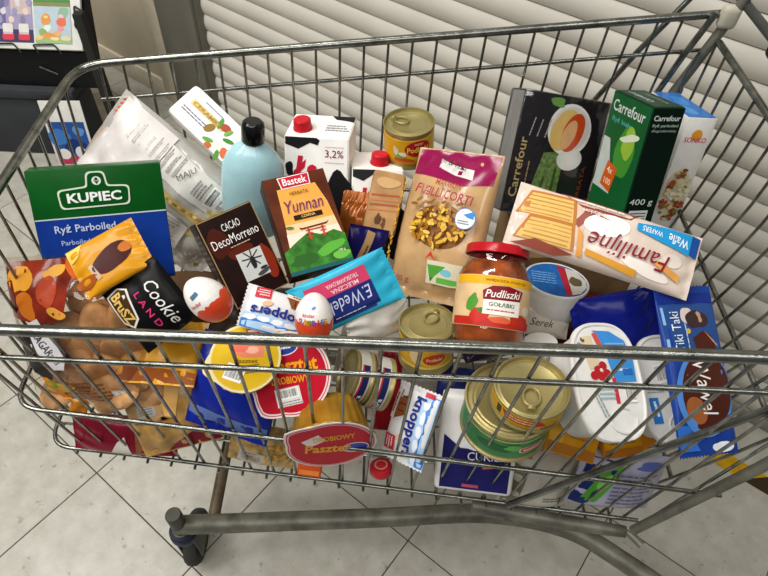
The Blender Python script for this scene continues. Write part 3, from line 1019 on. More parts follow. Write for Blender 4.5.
p.text('CERAMID', -0.004, 0.0065, 0.0058, '#b08d42', w=0.05)
p.done()

# long-life milk cartons with cow patches
def milk(key, label, w, h, d, seed, txt, capu):
    t = thing('milk_carton', label, 'milk carton', pose(key, -0.001, 0.010, 0), 'milk cartons at the back')
    top, rise = h, 0.026
    bm = new_bm()
    v = [bm.verts.new(q) for q in ((-w / 2, -0.09, 0), (w / 2, -0.09, 0), (w / 2, top, 0), (-w / 2, top, 0), (-w / 2, -0.09, -d), (w / 2, -0.09, -d), (w / 2, top + rise, -d), (-w / 2, top + rise, -d))]
    for f in ((0, 1, 2, 3), (5, 4, 7, 6), (4, 0, 3, 7), (1, 5, 6, 2), (3, 2, 6, 7), (4, 5, 1, 0)):
        bm.faces.new([v[i] for i in f])
    bmesh.ops.bevel(bm, geom=list(bm.edges), offset=0.0014, segments=2, affect='EDGES')
    obj('carton', bm, mat('milk_white', '#ece9e3', 0.35), t)
    roof = lambda u, q: Vector((u, top + rise * q / d, -q))
    p = Print(t, flat, 'cow_patches')
    BK = '#1b1a1c'
    p.poly([(-w / 2 + 0.001, top - 0.001), (-w / 2 + 0.001, top - 0.011), (-w * 0.28, top - 0.017), (-w * 0.1, top - 0.008), (w * 0.02, top - 0.011), (w * 0.05, top - 0.004), (w * 0.0, top - 0.001)], BK)
    p.blob(w * 0.36, top - 0.085, 0.02, 0.042, BK, seed, 0.2).blob(-w * 0.42, top - 0.045, 0.006, 0.010, BK, seed + 1)
    p.blob(w * 0.0, top - 0.105, 0.02, 0.03, BK, seed + 3)
    p.text(txt, -w * 0.17, top - 0.046, 0.040, '#b81f35', bold=0.05, shear=0.2, w=w * 0.40)
    if w > 0.08:
        p.text('3,2%', w * 0.28, top - 0.022, 0.0115, '#8a2138', bold=0.0).rect(w * 0.13, top - 0.0125, w * 0.43, top - 0.0118, '#c9a2a8').rect(w * 0.13, top - 0.0335, w * 0.43, top - 0.0328, '#c9a2a8')
    p.done()
    p = Print(t, roof, 'roof_print')
    p.poly([(w * 0.12, d - 0.002), (w * 0.49, d - 0.002), (w * 0.49, d - 0.016), (w * 0.36, d - 0.013), (w * 0.2, d - 0.011)], BK)
    p.lines(w * 0.27, d * 0.42, w * 0.36, d * 0.3, 3, '#8d8a8c')
    p.done()
    cp = bpy.data.objects.new('cap', lathe_mesh('cap', [(0, 0.013), (0.0105, 0.013), (0.012, 0.0115), (0.0125, 0.0), (0.0135, 0.0), (0.0135, -0.002), (0, -0.002)], mat('red_plastic_cap', '#c1202c', 0.35), flute=24, famp=0.02))
    COL.objects.link(cp)
    cp.parent = t
    n = Vector((0, d, rise)).normalized()
    cp.matrix_local = Matrix.Translation(roof(capu, d * 0.34) + n * 0.002) @ n.to_track_quat('Z', 'Y').to_matrix().to_4x4()
    return t

def lathe_mesh(name, prof, m, seg=32, **k):
    me = bpy.data.meshes.new(name)
    b = lathe(prof, seg, **k)
    bmesh.ops.recalc_face_normals(b, faces=b.faces)
    b.to_mesh(me)
    b.free()
    me.materials.append(m)
    me.shade_smooth()
    me.set_sharp_from_angle(angle=math.radians(40))
    return me

milk('milk1', 'larger white milk carton with 3,2% print, red cap and black cow patches', 0.09, 0.065, 0.058, 4, 'Ła', -0.024)
milk('milk2', 'white milk carton with red cap, mostly hidden under the yellow pate tin', 0.072, 0.050, 0.05, 9, 'Ła', 0.004)

# Yunnan tea box
t = thing('tea_box', 'brown and orange black tea box with green hills and red gate picture', 'box', pose('tea'))
BR = mat('tea_brown', '#5d2a16', 0.38, var=0.2, scale=35)
carton(t, 0.082, 0.13, 0.032, mat('tea_side', '#3b2017', 0.4))
p = Print(t, flat, 'front_print')
p.rect(-0.0405, -0.0645, 0.0405, 0.0645, BR)
p.poly([(-0.026, 0.048), (0.024, 0.048), (0.032, 0.02), (0.036, -0.01), (0.0395, -0.04), (-0.034, -0.04), (-0.029, 0.0)], '#e8a34a')
p.poly([(-0.0272, 0.03), (0.0292, 0.03), (0.032, 0.02), (0.033, 0.012), (-0.028, 0.012)], '#eaa653')
p.poly([(-0.029, 0.0), (0.0345, 0.0), (0.0385, -0.03), (-0.032, -0.03)], '#eec79a')
p.poly([(-0.031, -0.012), (0.036, -0.012), (0.0385, -0.03), (-0.032, -0.03)], '#f0d9c4')
p.poly([(-0.0405, -0.0645), (0.0405, -0.0645), (0.0405, -0.026), (0.028, -0.018), (0.012, -0.021), (-0.004, -0.014), (-0.02, -0.022), (-0.034, -0.03), (-0.0405, -0.034)], mat('hill_green', '#3a7a2a', 0.45, var=0.3, scale=70))
p.blob(0.018, -0.04, 0.018, 0.007, '#5aa83a', 3, 0.3, ang=15).blob(-0.018, -0.048, 0.02, 0.007, '#2a5d22', 6, 0.3).blob(0.028, -0.052, 0.01, 0.006, '#6cb446', 8)
p.rect(-0.0405, -0.0645, 0.0405, -0.0595, '#14555c')
p.poly([(-0.02, 0.047), (0.018, 0.0475), (0.0195, 0.0635), (-0.022, 0.063)], '#f0e6e2').poly([(-0.0188, 0.0482), (0.017, 0.0486), (0.0183, 0.0624), (-0.0206, 0.062)], '#c41f38')
p.rect(-0.016, 0.004, 0.021, 0.0105, '#2b1a14')
p.poly([(-0.014, -0.006), (-0.012, -0.0095), (0.022, -0.0085), (0.026, -0.004), (0.022, -0.0065), (-0.010, -0.0075)], '#5a2420')
for u in (-0.003, 0.015):
    p.rect(u - 0.0012, -0.024, u + 0.0012, -0.0085, '#c3482e').rect(u - 0.004, -0.0165, u + 0.004, -0.0150, '#c3482e').rect(u - 0.004, -0.0215, u + 0.004, -0.0202, '#c3482e')
p.rect(-0.007, -0.0125, 0.019, -0.0112, '#a03a28')
p.ell(-0.025, -0.004, 0.005, 0.002, '#5d7a34', -10)
p.text('Bastek', -0.001, 0.0555, 0.0095, '#f7f2ee', w=0.031)
p.text('HERBATA', 0.0, 0.0395, 0.0045, '#8a5a20', w=0.024)
p.text('Yunnan', 0.0015, 0.0225, 0.0165, '#6b2c5c', w=0.049, shear=0.25, bold=0.0)
p.text('CZARNA', 0.0025, 0.0072, 0.0035, '#e0c27a', w=0.018)
p.text('100 g', 0.03, -0.047, 0.004, '#d9e6c4')
p.done()
# cocoa box
t = thing('cocoa_box', 'dark brown cocoa box with gold edges and windmill picture', 'box', pose('cacao'))
DB = mat('cocoa_brown', '#23120f', 0.36, var=0.15)
carton(t, 0.075, 0.115, 0.036, mat('cocoa_side', '#2b211d', 0.4))
p = Print(t, flat, 'front_print')
p.rect(-0.037, -0.057, 0.037, 0.057, '#a08657').rect(-0.0357, -0.0557, 0.0357, 0.0557, DB)
p.blob(-0.022, 0.025, 0.012, 0.02, '#4a1c12', 3, 0.2).blob(0.026, -0.02, 0.008, 0.024, '#8a2c18', 4, 0.15).blob(0.0, 0.004, 0.018, 0.009, '#5d2114', 5, 0.2)
p.rot_rect(0.006, -0.015, 0.033, 0.036, -2, '#cfd0cc')
for a in (35, 125, 80, 170):
    p.rot_rect(0.007, -0.008, 0.026, 0.0017, a, '#3a3b3d')
p.blob(0.007, -0.013, 0.0035, 0.008, '#2a2a2c', 2, 0.1).blob(0.014, -0.029, 0.008, 0.003, '#4a4a4a', 8, 0.3, ang=10).ell(0.0165, -0.024, 0.005, 0.002, '#333335')
p.text('CACAO', 0.001, 0.040, 0.0095, '#efece6', w=0.024, bold=0.0)
p.text('DecoMorreno', 0.0, 0.0245, 0.0115, '#f2efe9', w=0.062, bold=0.0)
p.lines(0.004, 0.0145, 0.03, 0.003, 1, '#c9a28a')
p.done()
p = Print(t, lambda u, v: Vector((-0.0375, v, u)) , 'side_print')
p.rect(-0.034, -0.056, -0.002, 0.056, '#2a201d').lines(-0.018, 0.02, 0.024, 0.05, 7, '#6f6058').rrect(-0.018, -0.022, 0.014, 0.014, 0.004, '#8d857c').done()

# black tea bag box
t = thing('tea_bag_box', 'black tea box in cellophane with white cup picture, against the back wires', 'box', pose('blacktea'))
carton(t, 0.135, 0.17, 0.045, mat('tea_black', '#1d1a1c', 0.3, coat=0.3), cy=-0.085)
p = Print(t, flat, 'front_print')
p.rect(-0.066, -0.168, 0.066, -0.002, mat('tea_black_face', '#211c1f', 0.25, coat=0.4))
p.poly([(-0.036, -0.168), (0.013, -0.168), (0.013, -0.075), (-0.02, -0.08)], mat('tea_green_mat', '#6f8a4a', 0.5, var=0.3, scale=160))
p.poly([(0.0, -0.168), (0.006, -0.168), (0.006, -0.1), (0.002, -0.1)], '#3c5226')
p.poly([(-0.022, -0.168), (-0.016, -0.168), (-0.01, -0.115), (-0.014, -0.112)], '#3f5428')
p.ell(0.012, -0.045, 0.034, 0.036, '#e6e4df', 20, 28).ell(0.022, -0.085, 0.02, 0.016, '#dddbd6', 10, 20)
p.ell(0.0125, -0.044, 0.03, 0.031, '#d2cfca', 20, 28).ell(0.004, -0.046, 0.02, 0.030, '#d9b56c', -18, 24).ell(0.018, -0.048, 0.016, 0.028, '#c4481c', -14, 24).ell(0.012, -0.052, 0.010, 0.022, '#d9a878', -16, 20)
p.blob(-0.015, -0.01, 0.012, 0.006, '#6d9a4a', 5)
p.text('Carrefour', -0.056, -0.105, 0.013, '#c4ab72', ang=90, w=0.085)
p.lines(-0.040, -0.118, 0.05, 0.004, 1, '#a89468', ang=90)
p.text('HERBATA', 0.048, -0.122, 0.006, '#7a3f26', ang=90, w=0.06)
for k in range(3):
    p.lines(-0.046 + 0.012 * k, -0.045, 0.03, 0.004, 1, '#b0aaa2', ang=80)
p.done()
p = Print(t, lambda u, v: Vector((-0.0675, v, u)), 'side_print')
p.rect(-0.044, -0.168, -0.001, -0.002, mat('tea_grey_side', '#8d8b88', 0.3)).rect(-0.044, -0.168, -0.038, -0.002, '#4a484a').done()
shell = obj('cellophane', box_bm(-0.0685, 0.0685, -0.171, 0.001, -0.046, 0.0026, 0.002, 2), film_mat('cellophane', base=0.05), t)

# green rice carton
t = thing('rice_carton', 'dark green rice carton marked 400 g beside the black tea box', 'box', pose('green', 0, 0.016, 0))
GD = mat('deep_green_carton', '#0c2f1c', 0.38)
obj('carton', box_bm(0, 0.045, -0.165, 0, -0.09, 0, 0.0012), GD, t)
p = Print(t, flat, 'front_print')
p.rect(0.001, -0.164, 0.044, -0.001, mat('near_black_green', '#07170f', 0.36))
p.text('Carrefour', 0.0225, -0.013, 0.0068, '#d7e0d8', w=0.037)
p.text('Ryż parboiled', 0.0225, -0.0225, 0.005, '#a9bcae', w=0.036).text('długoziarnisty', 0.0225, -0.029, 0.0042, '#93a899', w=0.035)
p.text('400 g', 0.02, -0.125, 0.011, '#cfd8d0', w=0.034, bold=0.0)
p.rect(0.006, -0.156, 0.034, -0.136, '#c9cfca')
for k in range(4):
    p.rect(0.008, -0.141 - 0.004 * k, 0.032, -0.1395 - 0.004 * k, '#3a443d')
p.done()
lf = lambda u, v: Vector((0.0, v, u))
p = Print(t, lf, 'side_print')
p.rect(-0.089, -0.164, -0.001, -0.001, mat('bright_green_carton', '#14582c', 0.36))
p.blob(-0.035, -0.07, 0.02, 0.035, '#3f8a2e', 4, 0.25).blob(-0.03, -0.055, 0.014, 0.02, '#8fb33a', 6, 0.25).blob(-0.03, -0.048, 0.02, 0.005, '#cfd9c0', 7, 0.3, ang=20)
p.poly([(-0.088, -0.06), (-0.072, -0.06), (-0.045, -0.13), (-0.088, -0.13)], '#b8c2ba')
p.rot_rect(-0.055, -0.108, 0.026, 0.036, -10, '#c8571c').text('4x', -0.055, -0.099, 0.009, '#f0d9b8').text('100', -0.055, -0.115, 0.009, '#f0d9b8')
p.text('Carrefour', -0.046, -0.016, 0.015, '#c7d3ca', w=0.074)
p.text('Ryż biały', -0.056, -0.034, 0.009, '#4fa79a', w=0.045)
p.done()
p = Print(t, lambda u, v: Vector((u, 0.0, -v)), 'top_print')
p.rect(0.002, 0.002, 0.043, 0.088, '#163a26').text('Carrefour', 0.014, 0.052, 0.008, '#b5c4b9', ang=90, w=0.055).text('Ryż parboiled', 0.031, 0.042, 0.006, '#8fa496', ang=90, w=0.05).done()

# white rice cake box
t = thing('rice_cake_box', 'white box with blue top and rice salad picture at the handle end', 'box', pose('sonko'))
obj('carton', box_bm(0, 0.042, -0.19, 0, -0.11, 0, 0.0012), mat('box_white', '#dedcd6', 0.38), t)
p = Print(t, flat, 'front_print')
p.ell(0.021, -0.0235, 0.0075, 0.0075, '#e39a2c').text('SONKO', 0.021, -0.0305, 0.0075, '#c8414a', w=0.032)
p.done()
p = Print(t, flat, 'food_picture')
p.blob(0.020, -0.112, 0.0195, 0.040, '#d6cdab', 12, 0.08)
rn = random.Random(3)
for k in range(90):
    a, rr = rn.uniform(0, 6.28), math.sqrt(rn.random())
    u, v = 0.020 + 0.0175 * rr * math.cos(a), -0.112 + 0.039 * rr * math.sin(a)
    if -0.118 < v < -0.10:
        c = rn.choice(('#ddd5b8', '#d2c79c', '#e2dcc6'))
    else:
        c = rn.choice(('#9c3a26', '#b0563c', '#5f7d3c', '#8a2f20', '#c9b98a', '#a8442c'))
    p.blob(u, v, rn.uniform(0.0022, 0.004), rn.uniform(0.002, 0.0036), c, k, 0.3, 10)
p.done()
p = Print(t, lambda u, v: Vector((u, 0.0, -v)), 'top_print')
p.rect(0.001, 0.001, 0.041, 0.109, '#2f6fb8').blob(0.014, 0.03, 0.012, 0.016, '#4f8fd0', 5).blob(0.024, 0.07, 0.012, 0.02, '#3f83c8', 6).done()

# ------------------------------------------------------------------ chocolate bars, wafers and other wrapped sweets
t = thing('wafer_pack', 'long glossy white and brown family wafer pack lying upside down on the heap', 'wafer pack', pose('wafer'))
o, sf = pillow(t, 0.215, 0.075, 0.034, mat('wafer_wrap', '#dccabb', 0.2, coat=0.6, bump=0.5, bscale=28), seal='u', crimp=0.006, wr=0.0012, q=5, nu=60, nv=26)
p = Print(t, sf, 'front_print', step=0.009)
p.poly([(0.02, -0.034), (0.10, -0.034), (0.10, 0.034), (0.035, 0.034)], '#d9bfae')
p.poly([(-0.03, -0.036), (0.06, -0.036), (0.03, -0.022), (-0.02, -0.027)], '#8a4238').poly([(-0.005, -0.018), (0.03, -0.024), (0.04, -0.006), (0.034, 0.0), (0.024, -0.014)], '#9a5548')
p.ell(0.004, -0.012, 0.026, 0.013, '#f2ece6', 10).ell(-0.05, 0.022, 0.03, 0.007, '#ece2d8', -8).ell(-0.078, 0.002, 0.012, 0.008, '#e8dccf', 10)
for a, b in ((0.071, -0.015), (0.066, 0.014)):
    p.poly([(a - 0.028, b - 0.016), (a + 0.022, b - 0.016), (a + 0.033, b + 0.013), (a - 0.034, b + 0.013)], '#b9783a')
    p.poly([(a - 0.025, b - 0.013), (a + 0.020, b - 0.013), (a + 0.030, b + 0.012), (a - 0.030, b + 0.012)], '#dcb468')
    for k in range(5):
        p.poly([(a - 0.026, b - 0.010 + 0.0048 * k), (a + 0.023, b - 0.010 + 0.0048 * k), (a + 0.024, b - 0.0088 + 0.0048 * k), (a - 0.026, b - 0.0088 + 0.0048 * k)], '#bd8a3e')
p.poly([(-0.105, -0.034), (-0.094, -0.034), (-0.094, -0.012), (-0.105, -0.010)], '#1f4f9a')
p.poly([(-0.094, -0.034), (-0.06, -0.031), (-0.028, -0.026), (-0.028, -0.018), (-0.06, -0.013), (-0.094, -0.010)], '#2596cf')
p.poly([(-0.09, 0.015), (-0.06, 0.008), (-0.056, 0.013), (-0.09, 0.024)], '#e0a050').poly([(-0.04, 0.026), (0.02, 0.020), (0.02, 0.026), (-0.04, 0.033)], '#d99a3a').poly([(0.028, 0.004), (0.034, 0.0), (0.028, 0.03), (0.022, 0.03)], '#dd9a4c')
p.poly([(0.03, 0.03), (0.075, 0.024), (0.1, 0.034), (0.05, 0.035)], '#8f4a3c')
p.text('Wafle', -0.078, -0.0215, 0.011, '#f2f6fa', w=0.026, bold=0.01).text('WAFERS', -0.046, -0.022, 0.006, '#eaf2fa', w=0.024)
p.text('Familijne', -0.026, 0.006, 0.027, '#8a2434', w=0.094, shear=0.3, bold=0.0)
p.text('śmietankowe', 0.022, -0.021, 0.005, '#efe2da', w=0.026).lines(0.02, -0.030, 0.062, 0.004, 1, '#efe2da')
p.done()

t = thing('chocolate_bar', 'dark blue chocolate bar with brown oval logo at the handle end', 'chocolate bar', pose('tiki'))
o, sf = pillow(t, 0.076, 0.19, 0.013, foil('#1c3d8c'), seal='v', crimp=0.014, wr=0.0008, q=9, teeth=0.002)
p = Print(t, sf, 'front_print', step=0.012)
p.rect(-0.036, 0.074, 0.036, 0.086, '#1a2c7c').rect(-0.0355, 0.012, 0.034, 0.073, '#28487f')
p.rect(-0.035, 0.05, -0.032, 0.07, '#7fa8d0').rect(-0.035, 0.02, -0.032, 0.034, '#7fa8d0')
p.blob(-0.004, 0.06, 0.008, 0.009, '#c9b9b0', 2, 0.2).blob(0.008, 0.055, 0.014, 0.011, '#3a2a2c', 3, 0.2).blob(0.01, 0.058, 0.006, 0.006, '#a8856a', 5)
p.poly([(0.002, 0.012), (0.026, 0.016), (0.022, 0.036), (0.014, 0.042), (-0.002, 0.034)], '#4a2218').poly([(0.014, 0.042), (0.028, 0.026), (0.029, 0.022), (0.022, 0.030)], '#b98a6a')
p.ell(-0.006, 0.042, 0.003, 0.003, '#c9a23a')
p.ell(0.002, -0.027, 0.036, 0.048, '#4f83c9', -6, 28).ell(0.004, -0.026, 0.0315, 0.043, mat('oval_brown', '#4a1f12', 0.3, coat=0.4), -6, 28).ell(-0.012, -0.045, 0.012, 0.016, '#9a5a30', 30, 16)
p.poly([(-0.037, -0.06), (-0.024, -0.06), (-0.012, -0.088), (-0.037, -0.088)], '#2f6ac0')
p.ell(0.018, -0.086, 0.014, 0.006, '#dfe2ea')
p.text('Tiki Taki', -0.021, 0.042, 0.012, '#d9e2ee', ang=90, w=0.045, bold=0.0).lines(-0.009, 0.04, 0.04, 0.003, 1, '#a9b9d6', ang=90)
p.text('Wawel', 0.002, -0.022, 0.019, '#ece6e0', ang=-84, w=0.06, shear=0.25, bold=0.0)
p.done()

def wafer_bar(key, label):
    t = thing('wafer_bar', label, 'wafer bar', pose(key), 'small nut wafer bars')
    o, sf = pillow(t, 0.092, 0.055, 0.015, mat('wafer_bar_wrap', '#dfdcdc', 0.25, coat=0.2, bump=0.3, bscale=50), seal='u', crimp=0.007, wr=0.0009, q=6, teeth=0.0015, nu=44, nv=22)
    p = Print(t, sf, 'front_print', step=0.009)
    LB = mat('wafer_sky_blue', '#3f7fc8', 0.25, coat=0.3)
    p.rect(-0.038, 0.008, 0.042, 0.026, '#a9c9e8').poly([(-0.04, 0.027), (0.043, 0.027), (0.043, 0.017), (0.02, 0.014), (0.0, 0.019), (-0.02, 0.015), (-0.04, 0.018)], LB)
    for k in range(5):
        p.blob(-0.03 + 0.016 * k, 0.014, 0.007, 0.0035, '#e6eaf0', k, 0.25)
    p.poly([(-0.034, -0.008), (-0.010, -0.008), (-0.003, -0.02), (-0.027, -0.02)], '#8a4f2c').rect(-0.036, -0.0255, -0.002, -0.0205, '#e9dccf').rect(-0.036, -0.0205, -0.002, -0.0195, '#7a3f2a')
    for k in range(3):
        p.rect(-0.03 + 0.008 * k, -0.018, -0.0285 + 0.008 * k, -0.010, '#5f321c')
    p.rect(0.016, -0.025, 0.034, -0.012, '#c22c3e').ell(0.018, -0.006, 0.006, 0.0035, '#d9b48a', 20).rect(-0.043, 0.008, -0.037, 0.020, '#c22c3e')
    p.lines(0.025, -0.0185, 0.014, 0.009, 3, '#e6d0cc')
    p.text('knoppers', 0.0, 0.0035, 0.0165, '#1f2f86', w=0.070, bold=0.03)
    p.lines(-0.019, -0.023, 0.026, 0.003, 1, '#7a3f2a')
    p.done()
    return t
wafer_bar('knop1', 'upside-down wafer bar with blue lettering between the two surprise eggs')
wafer_bar('knop2', 'wafer bar standing on edge against the near wires beside the sugar bag')

t = thing('chocolate_bar', 'turquoise, pink and navy milk chocolate bar lying upside down beside the eggs', 'chocolate bar', pose('wedel'))
o, sf = pillow(t, 0.13, 0.07, 0.014, foil('#2fa9c8'), seal='u', crimp=0.007, wr=0.0012, q=8, teeth=0.0012, nu=50, nv=26)
p = Print(t, sf, 'front_print', step=0.009)
p.rect(-0.03, -0.027, 0.06, 0.027, '#27356f').rect(-0.036, -0.027, 0.056, -0.007, '#cf4368').rect(-0.036, -0.007, 0.056, 0.024, '#252f72').rect(-0.036, 0.0195, 0.056, 0.024, '#1c2458')
p.rect(0.045, -0.03, 0.0585, 0.03, '#48b7d2')
p.blob(0.052, -0.012, 0.006, 0.006, '#cf3a4a', 4, 0.15)
p.text('E.Wedel', -0.004, 0.0065, 0.0165, '#c5cdea', w=0.056, shear=0.3, bold=0.0, ang=3)
p.text('MLECZNA', -0.004, -0.0115, 0.0055, '#f2d3dc', w=0.036).text('TRUSKAWKOWA', -0.004, -0.0195, 0.0055, '#f2d3dc', w=0.042)
p.lines(0.006, 0.0217, 0.045, 0.0028, 1, '#aeb7da')
p.done()

t = thing('biscuit_pouch', 'black cookie pouch with white script lettering at the front end', 'cookie pack', pose('cookblk'))
o, sf = pillow(t, 0.085, 0.078, 0.022, mat('black_pouch', '#0c0b0c', 0.35, bump=0.3, bscale=40), seal='u', crimp=0.004, wr=0.001, q=4)
p = Print(t, sf, 'front_print', step=0.01)
p.poly([(-0.036, -0.036), (0.0, -0.036), (0.012, -0.027), (0.006, -0.016), (-0.01, -0.012), (-0.03, -0.008), (-0.038, -0.02)], '#cfcac2')
p.poly([(-0.034, -0.034), (-0.001, -0.034), (0.009, -0.027), (0.004, -0.018), (-0.012, -0.014), (-0.03, -0.011), (-0.036, -0.02)], '#3a2a14')
p.text('Cookie', 0.006, 0.018, 0.0155, '#d9d6d2', w=0.056, shear=0.3, bold=0.0)
p.text('L A N D', 0.004, -0.001, 0.0075, '#c8326a', w=0.046)
p.text('BruSZ', -0.014, -0.025, 0.013, '#c9a45a', w=0.038, bold=0.03)
p.done()

# paper, foil and film packs
t = thing('pasta_bag', 'beige fusilli pasta bag with dark pink top standing in the middle', 'pasta bag', pose('pasta'))
o, sf = pillow(t, 0.122, 0.20, 0.05, mat('pasta_film', '#c09a6c', 0.24, coat=0.5, bump=0.25, bscale=24, var=0.08), seal='v', crimp=0.009, wr=0.0022, q=3.2, nu=44, nv=60)
p = Print(t, sf, 'front_print', step=0.008)
MG = mat('pasta_magenta', '#8a1248', 0.22, coat=0.5)
p.poly([(-0.056, 0.062), (-0.02, 0.058), (0.02, 0.05), (0.057, 0.058), (0.058, 0.098), (-0.058, 0.098)], MG)
p.poly([(-0.022, 0.086), (0.0, 0.078), (0.03, 0.074), (0.032, 0.06), (0.006, 0.064), (-0.02, 0.073)], '#ded9d2')
p.ell(0.004, -0.006, 0.038, 0.027, '#7a4a1c', -8, 24)
rn = random.Random(8)
for k in range(110):
    a, rr = rn.uniform(0, 6.28), math.sqrt(rn.random())
    u, v = 0.004 + 0.035 * rr * math.cos(a), -0.006 + 0.0245 * rr * math.sin(a)
    p.ell(u, v, rn.uniform(0.003, 0.0055), 0.0022, rn.choice(('#d9a93a', '#e0b94f', '#a8701c', '#d2a02f', '#8a5418')), rn.uniform(0, 180), 10)
for k in range(14):
    p.ell(-0.032 + 0.005 * k, 0.019 + 0.006 * math.sin(k * 1.7), 0.0045, 0.002, '#8a5a22', k * 47, 8)
p.ell(0.037, 0.009, 0.0115, 0.0135, '#4a78b0', 0, 18).ell(0.037, 0.009, 0.0105, 0.0125, '#e6e6e2', 0, 18).poly([(0.035, 0.014), (0.046, 0.02), (0.046, 0.01), (0.040, 0.011)], '#3b8fd0')
p.lines(0.037, 0.0045, 0.014, 0.006, 2, '#5b6f90')
p.rect(0.002, -0.074, 0.046, -0.047, '#cfc9ae').poly([(0.003, -0.052), (0.026, -0.052), (0.010, -0.072)], '#4f9a3a').rect(0.018, -0.072, 0.045, -0.0655, '#5aa544').ell(0.028, -0.059, 0.007, 0.004, '#6fb5c8')
p.poly([(-0.002, -0.047), (0.006, -0.036), (0.014, -0.047), (0.006, -0.042)], '#c23a2a')
for k in range(22):
    p.ell(-0.0545 + 0.002 * math.sin(k * 2.1), 0.045 - 0.0062 * k, 0.0042, 0.0022, ('#d9a93a', '#b9832a', '#e0b94f')[k % 3], 30 + 50 * (k % 3), 8)
p.text('Mill & Pasta', 0.004, 0.073, 0.0075, '#33302f', ang=-14, w=0.044, bold=0.0)
p.text('MAKARON', 0.008, 0.046, 0.007, '#a5472e', ang=-6, w=0.034).text('FUSILLI CORTI', 0.004, 0.034, 0.0115, '#a02c3e', ang=-6, w=0.074)
p.text('500 g', -0.034, -0.075, 0.009, '#9a3a4a', w=0.028, bold=0.0)
p.done()
t = thing('snack_pack', 'glossy plain dark blue foil pack under the wafers', 'snack pack', pose('bluefoil'))
o, sf = pillow(t, 0.105, 0.095, 0.03, foil('#14208a'), seal='u', crimp=0.008, wr=0.0026, seed=2)
p = Print(t, sf, 'front_print', step=0.01)
p.poly([(-0.012, -0.006), (-0.008, 0.006), (-0.003, 0.004), (-0.002, -0.002), (0.002, -0.012), (-0.004, -0.004), (-0.008, 0.0)], '#8d9bd0').done()

t = thing('snack_pack', 'dark blue foil snack pack behind the yellow pate lid', 'snack pack', pose('bluebag'))
o, sf = pillow(t, 0.105, 0.12, 0.035, foil('#14268c'), seal='v', crimp=0.01, wr=0.0024, seed=4)
p = Print(t, sf, 'front_print', step=0.012)
p.poly([(-0.05, -0.045), (0.03, -0.055), (0.05, -0.05), (0.05, -0.036), (-0.05, -0.03)], '#5d76b4').done()

t = thing('snack_pack', 'golden yellow foil snack pack below the black cookie pouch', 'snack pack', pose('yelbag'))
o, sf = pillow(t, 0.10, 0.085, 0.03, foil('#c98f22'), seal='v', crimp=0.008, wr=0.0035, seed=6)
p = Print(t, sf, 'front_print', step=0.01)
p.poly([(-0.05, -0.04), (0.05, -0.04), (0.05, -0.026), (-0.05, -0.022)], '#8a4a22').poly([(-0.05, 0.0), (-0.03, 0.004), (-0.03, -0.02), (-0.05, -0.02)], '#d9a845').done()

t = thing('biscuit_bag', 'yellow film bag corner with dark brown print lying on the rice carton', 'biscuit bag', pose('yelflap'))
o, sf = pillow(t, 0.085, 0.062, 0.012, mat('yellow_film', '#c98a14', 0.3, coat=0.2, bump=0.3, bscale=30), seal='u', crimp=0.003, wr=0.0018, seed=3, q=4)
p = Print(t, sf, 'front_print', step=0.009)
p.poly([(-0.042, 0.03), (-0.02, 0.03), (-0.03, 0.018), (-0.042, 0.014)], '#e3c35a')
p.blob(0.004, -0.002, 0.026, 0.013, '#3f120e', 5, 0.12, ang=14).rot_rect(-0.02, -0.008, 0.006, 0.02, 14, '#b9a48a').blob(0.022, 0.002, 0.007, 0.006, '#b86a2a', 7, 0.15).blob(-0.034, -0.014, 0.012, 0.008, '#9a4f1c', 8)
p.done()

t = thing('crispbread_bag', 'tan corrugated biscuit bag with burgundy bottom inside the near wires', 'biscuit bag', pose('tanbag'))
o, sf = pillow(t, 0.10, 0.095, 0.03, mat('tan_film', '#b48a4a', 0.3, coat=0.3, bump=0.4, bscale=60, var=0.2, scale=60), seal='v', crimp=0.005, wr=0.002, seed=8)
p = Print(t, sf, 'front_print', step=0.01)
p.poly([(-0.02, -0.046), (0.048, -0.046), (0.048, -0.026), (0.03, -0.020), (0.0, -0.034)], '#7c1428').poly([(-0.045, 0.03), (-0.005, 0.035), (0.0, 0.0), (-0.04, 0.0)], '#a5835a').rect(-0.03, 0.008, -0.008, 0.024, '#9d9a96')
p.lines(-0.019, 0.016, 0.018, 0.012, 4, '#6f6d70').poly([(0.005, 0.04), (0.03, 0.042), (0.022, 0.02), (0.012, 0.0), (0.0, 0.0)], '#c79a58')
p.done()

t = thing('sweets_pack', 'burgundy pack with white stripe on the trolley bottom at the front', 'sweets pack', pose('burg'))
o, sf = pillow(t, 0.135, 0.055, 0.026, mat('burgundy_film', '#7a1026', 0.3, coat=0.3), seal='u', crimp=0.004, wr=0.0014, seed=9, q=4)
p = Print(t, sf, 'front_print', step=0.01)
p.poly([(-0.018, -0.027), (0.014, -0.027), (0.004, 0.006), (-0.006, -0.004)], '#d9d3c8').rect(0.018, -0.027, 0.03, 0.026, '#8d5a34').done()

t = thing('sachet', 'narrow red and navy sachet standing behind the wafer bar', 'sachet', pose('redsach'))
o, sf = pillow(t, 0.034, 0.105, 0.014, foil('#9c1420'), seal='v', crimp=0.005, wr=0.0012, seed=11, nu=18)
p = Print(t, sf, 'front_print', step=0.009)
p.rect(-0.015, -0.02, 0.0, 0.045, '#1c2458').lines(-0.0075, 0.012, 0.052, 0.007, 1, '#dfe0ea', ang=90)
p.done()

t = thing('paper_pack', 'crumpled white paper pack under the turquoise chocolate bar', 'paper pack', pose('paper', 0.004, -0.004, -0.012))
pillow(t, 0.085, 0.05, 0.022, mat('white_paper', '#d5d1c8', 0.6, bump=0.5, bscale=50), seal='u', crimp=0.002, wr=0.003, seed=12, lump=0.004)

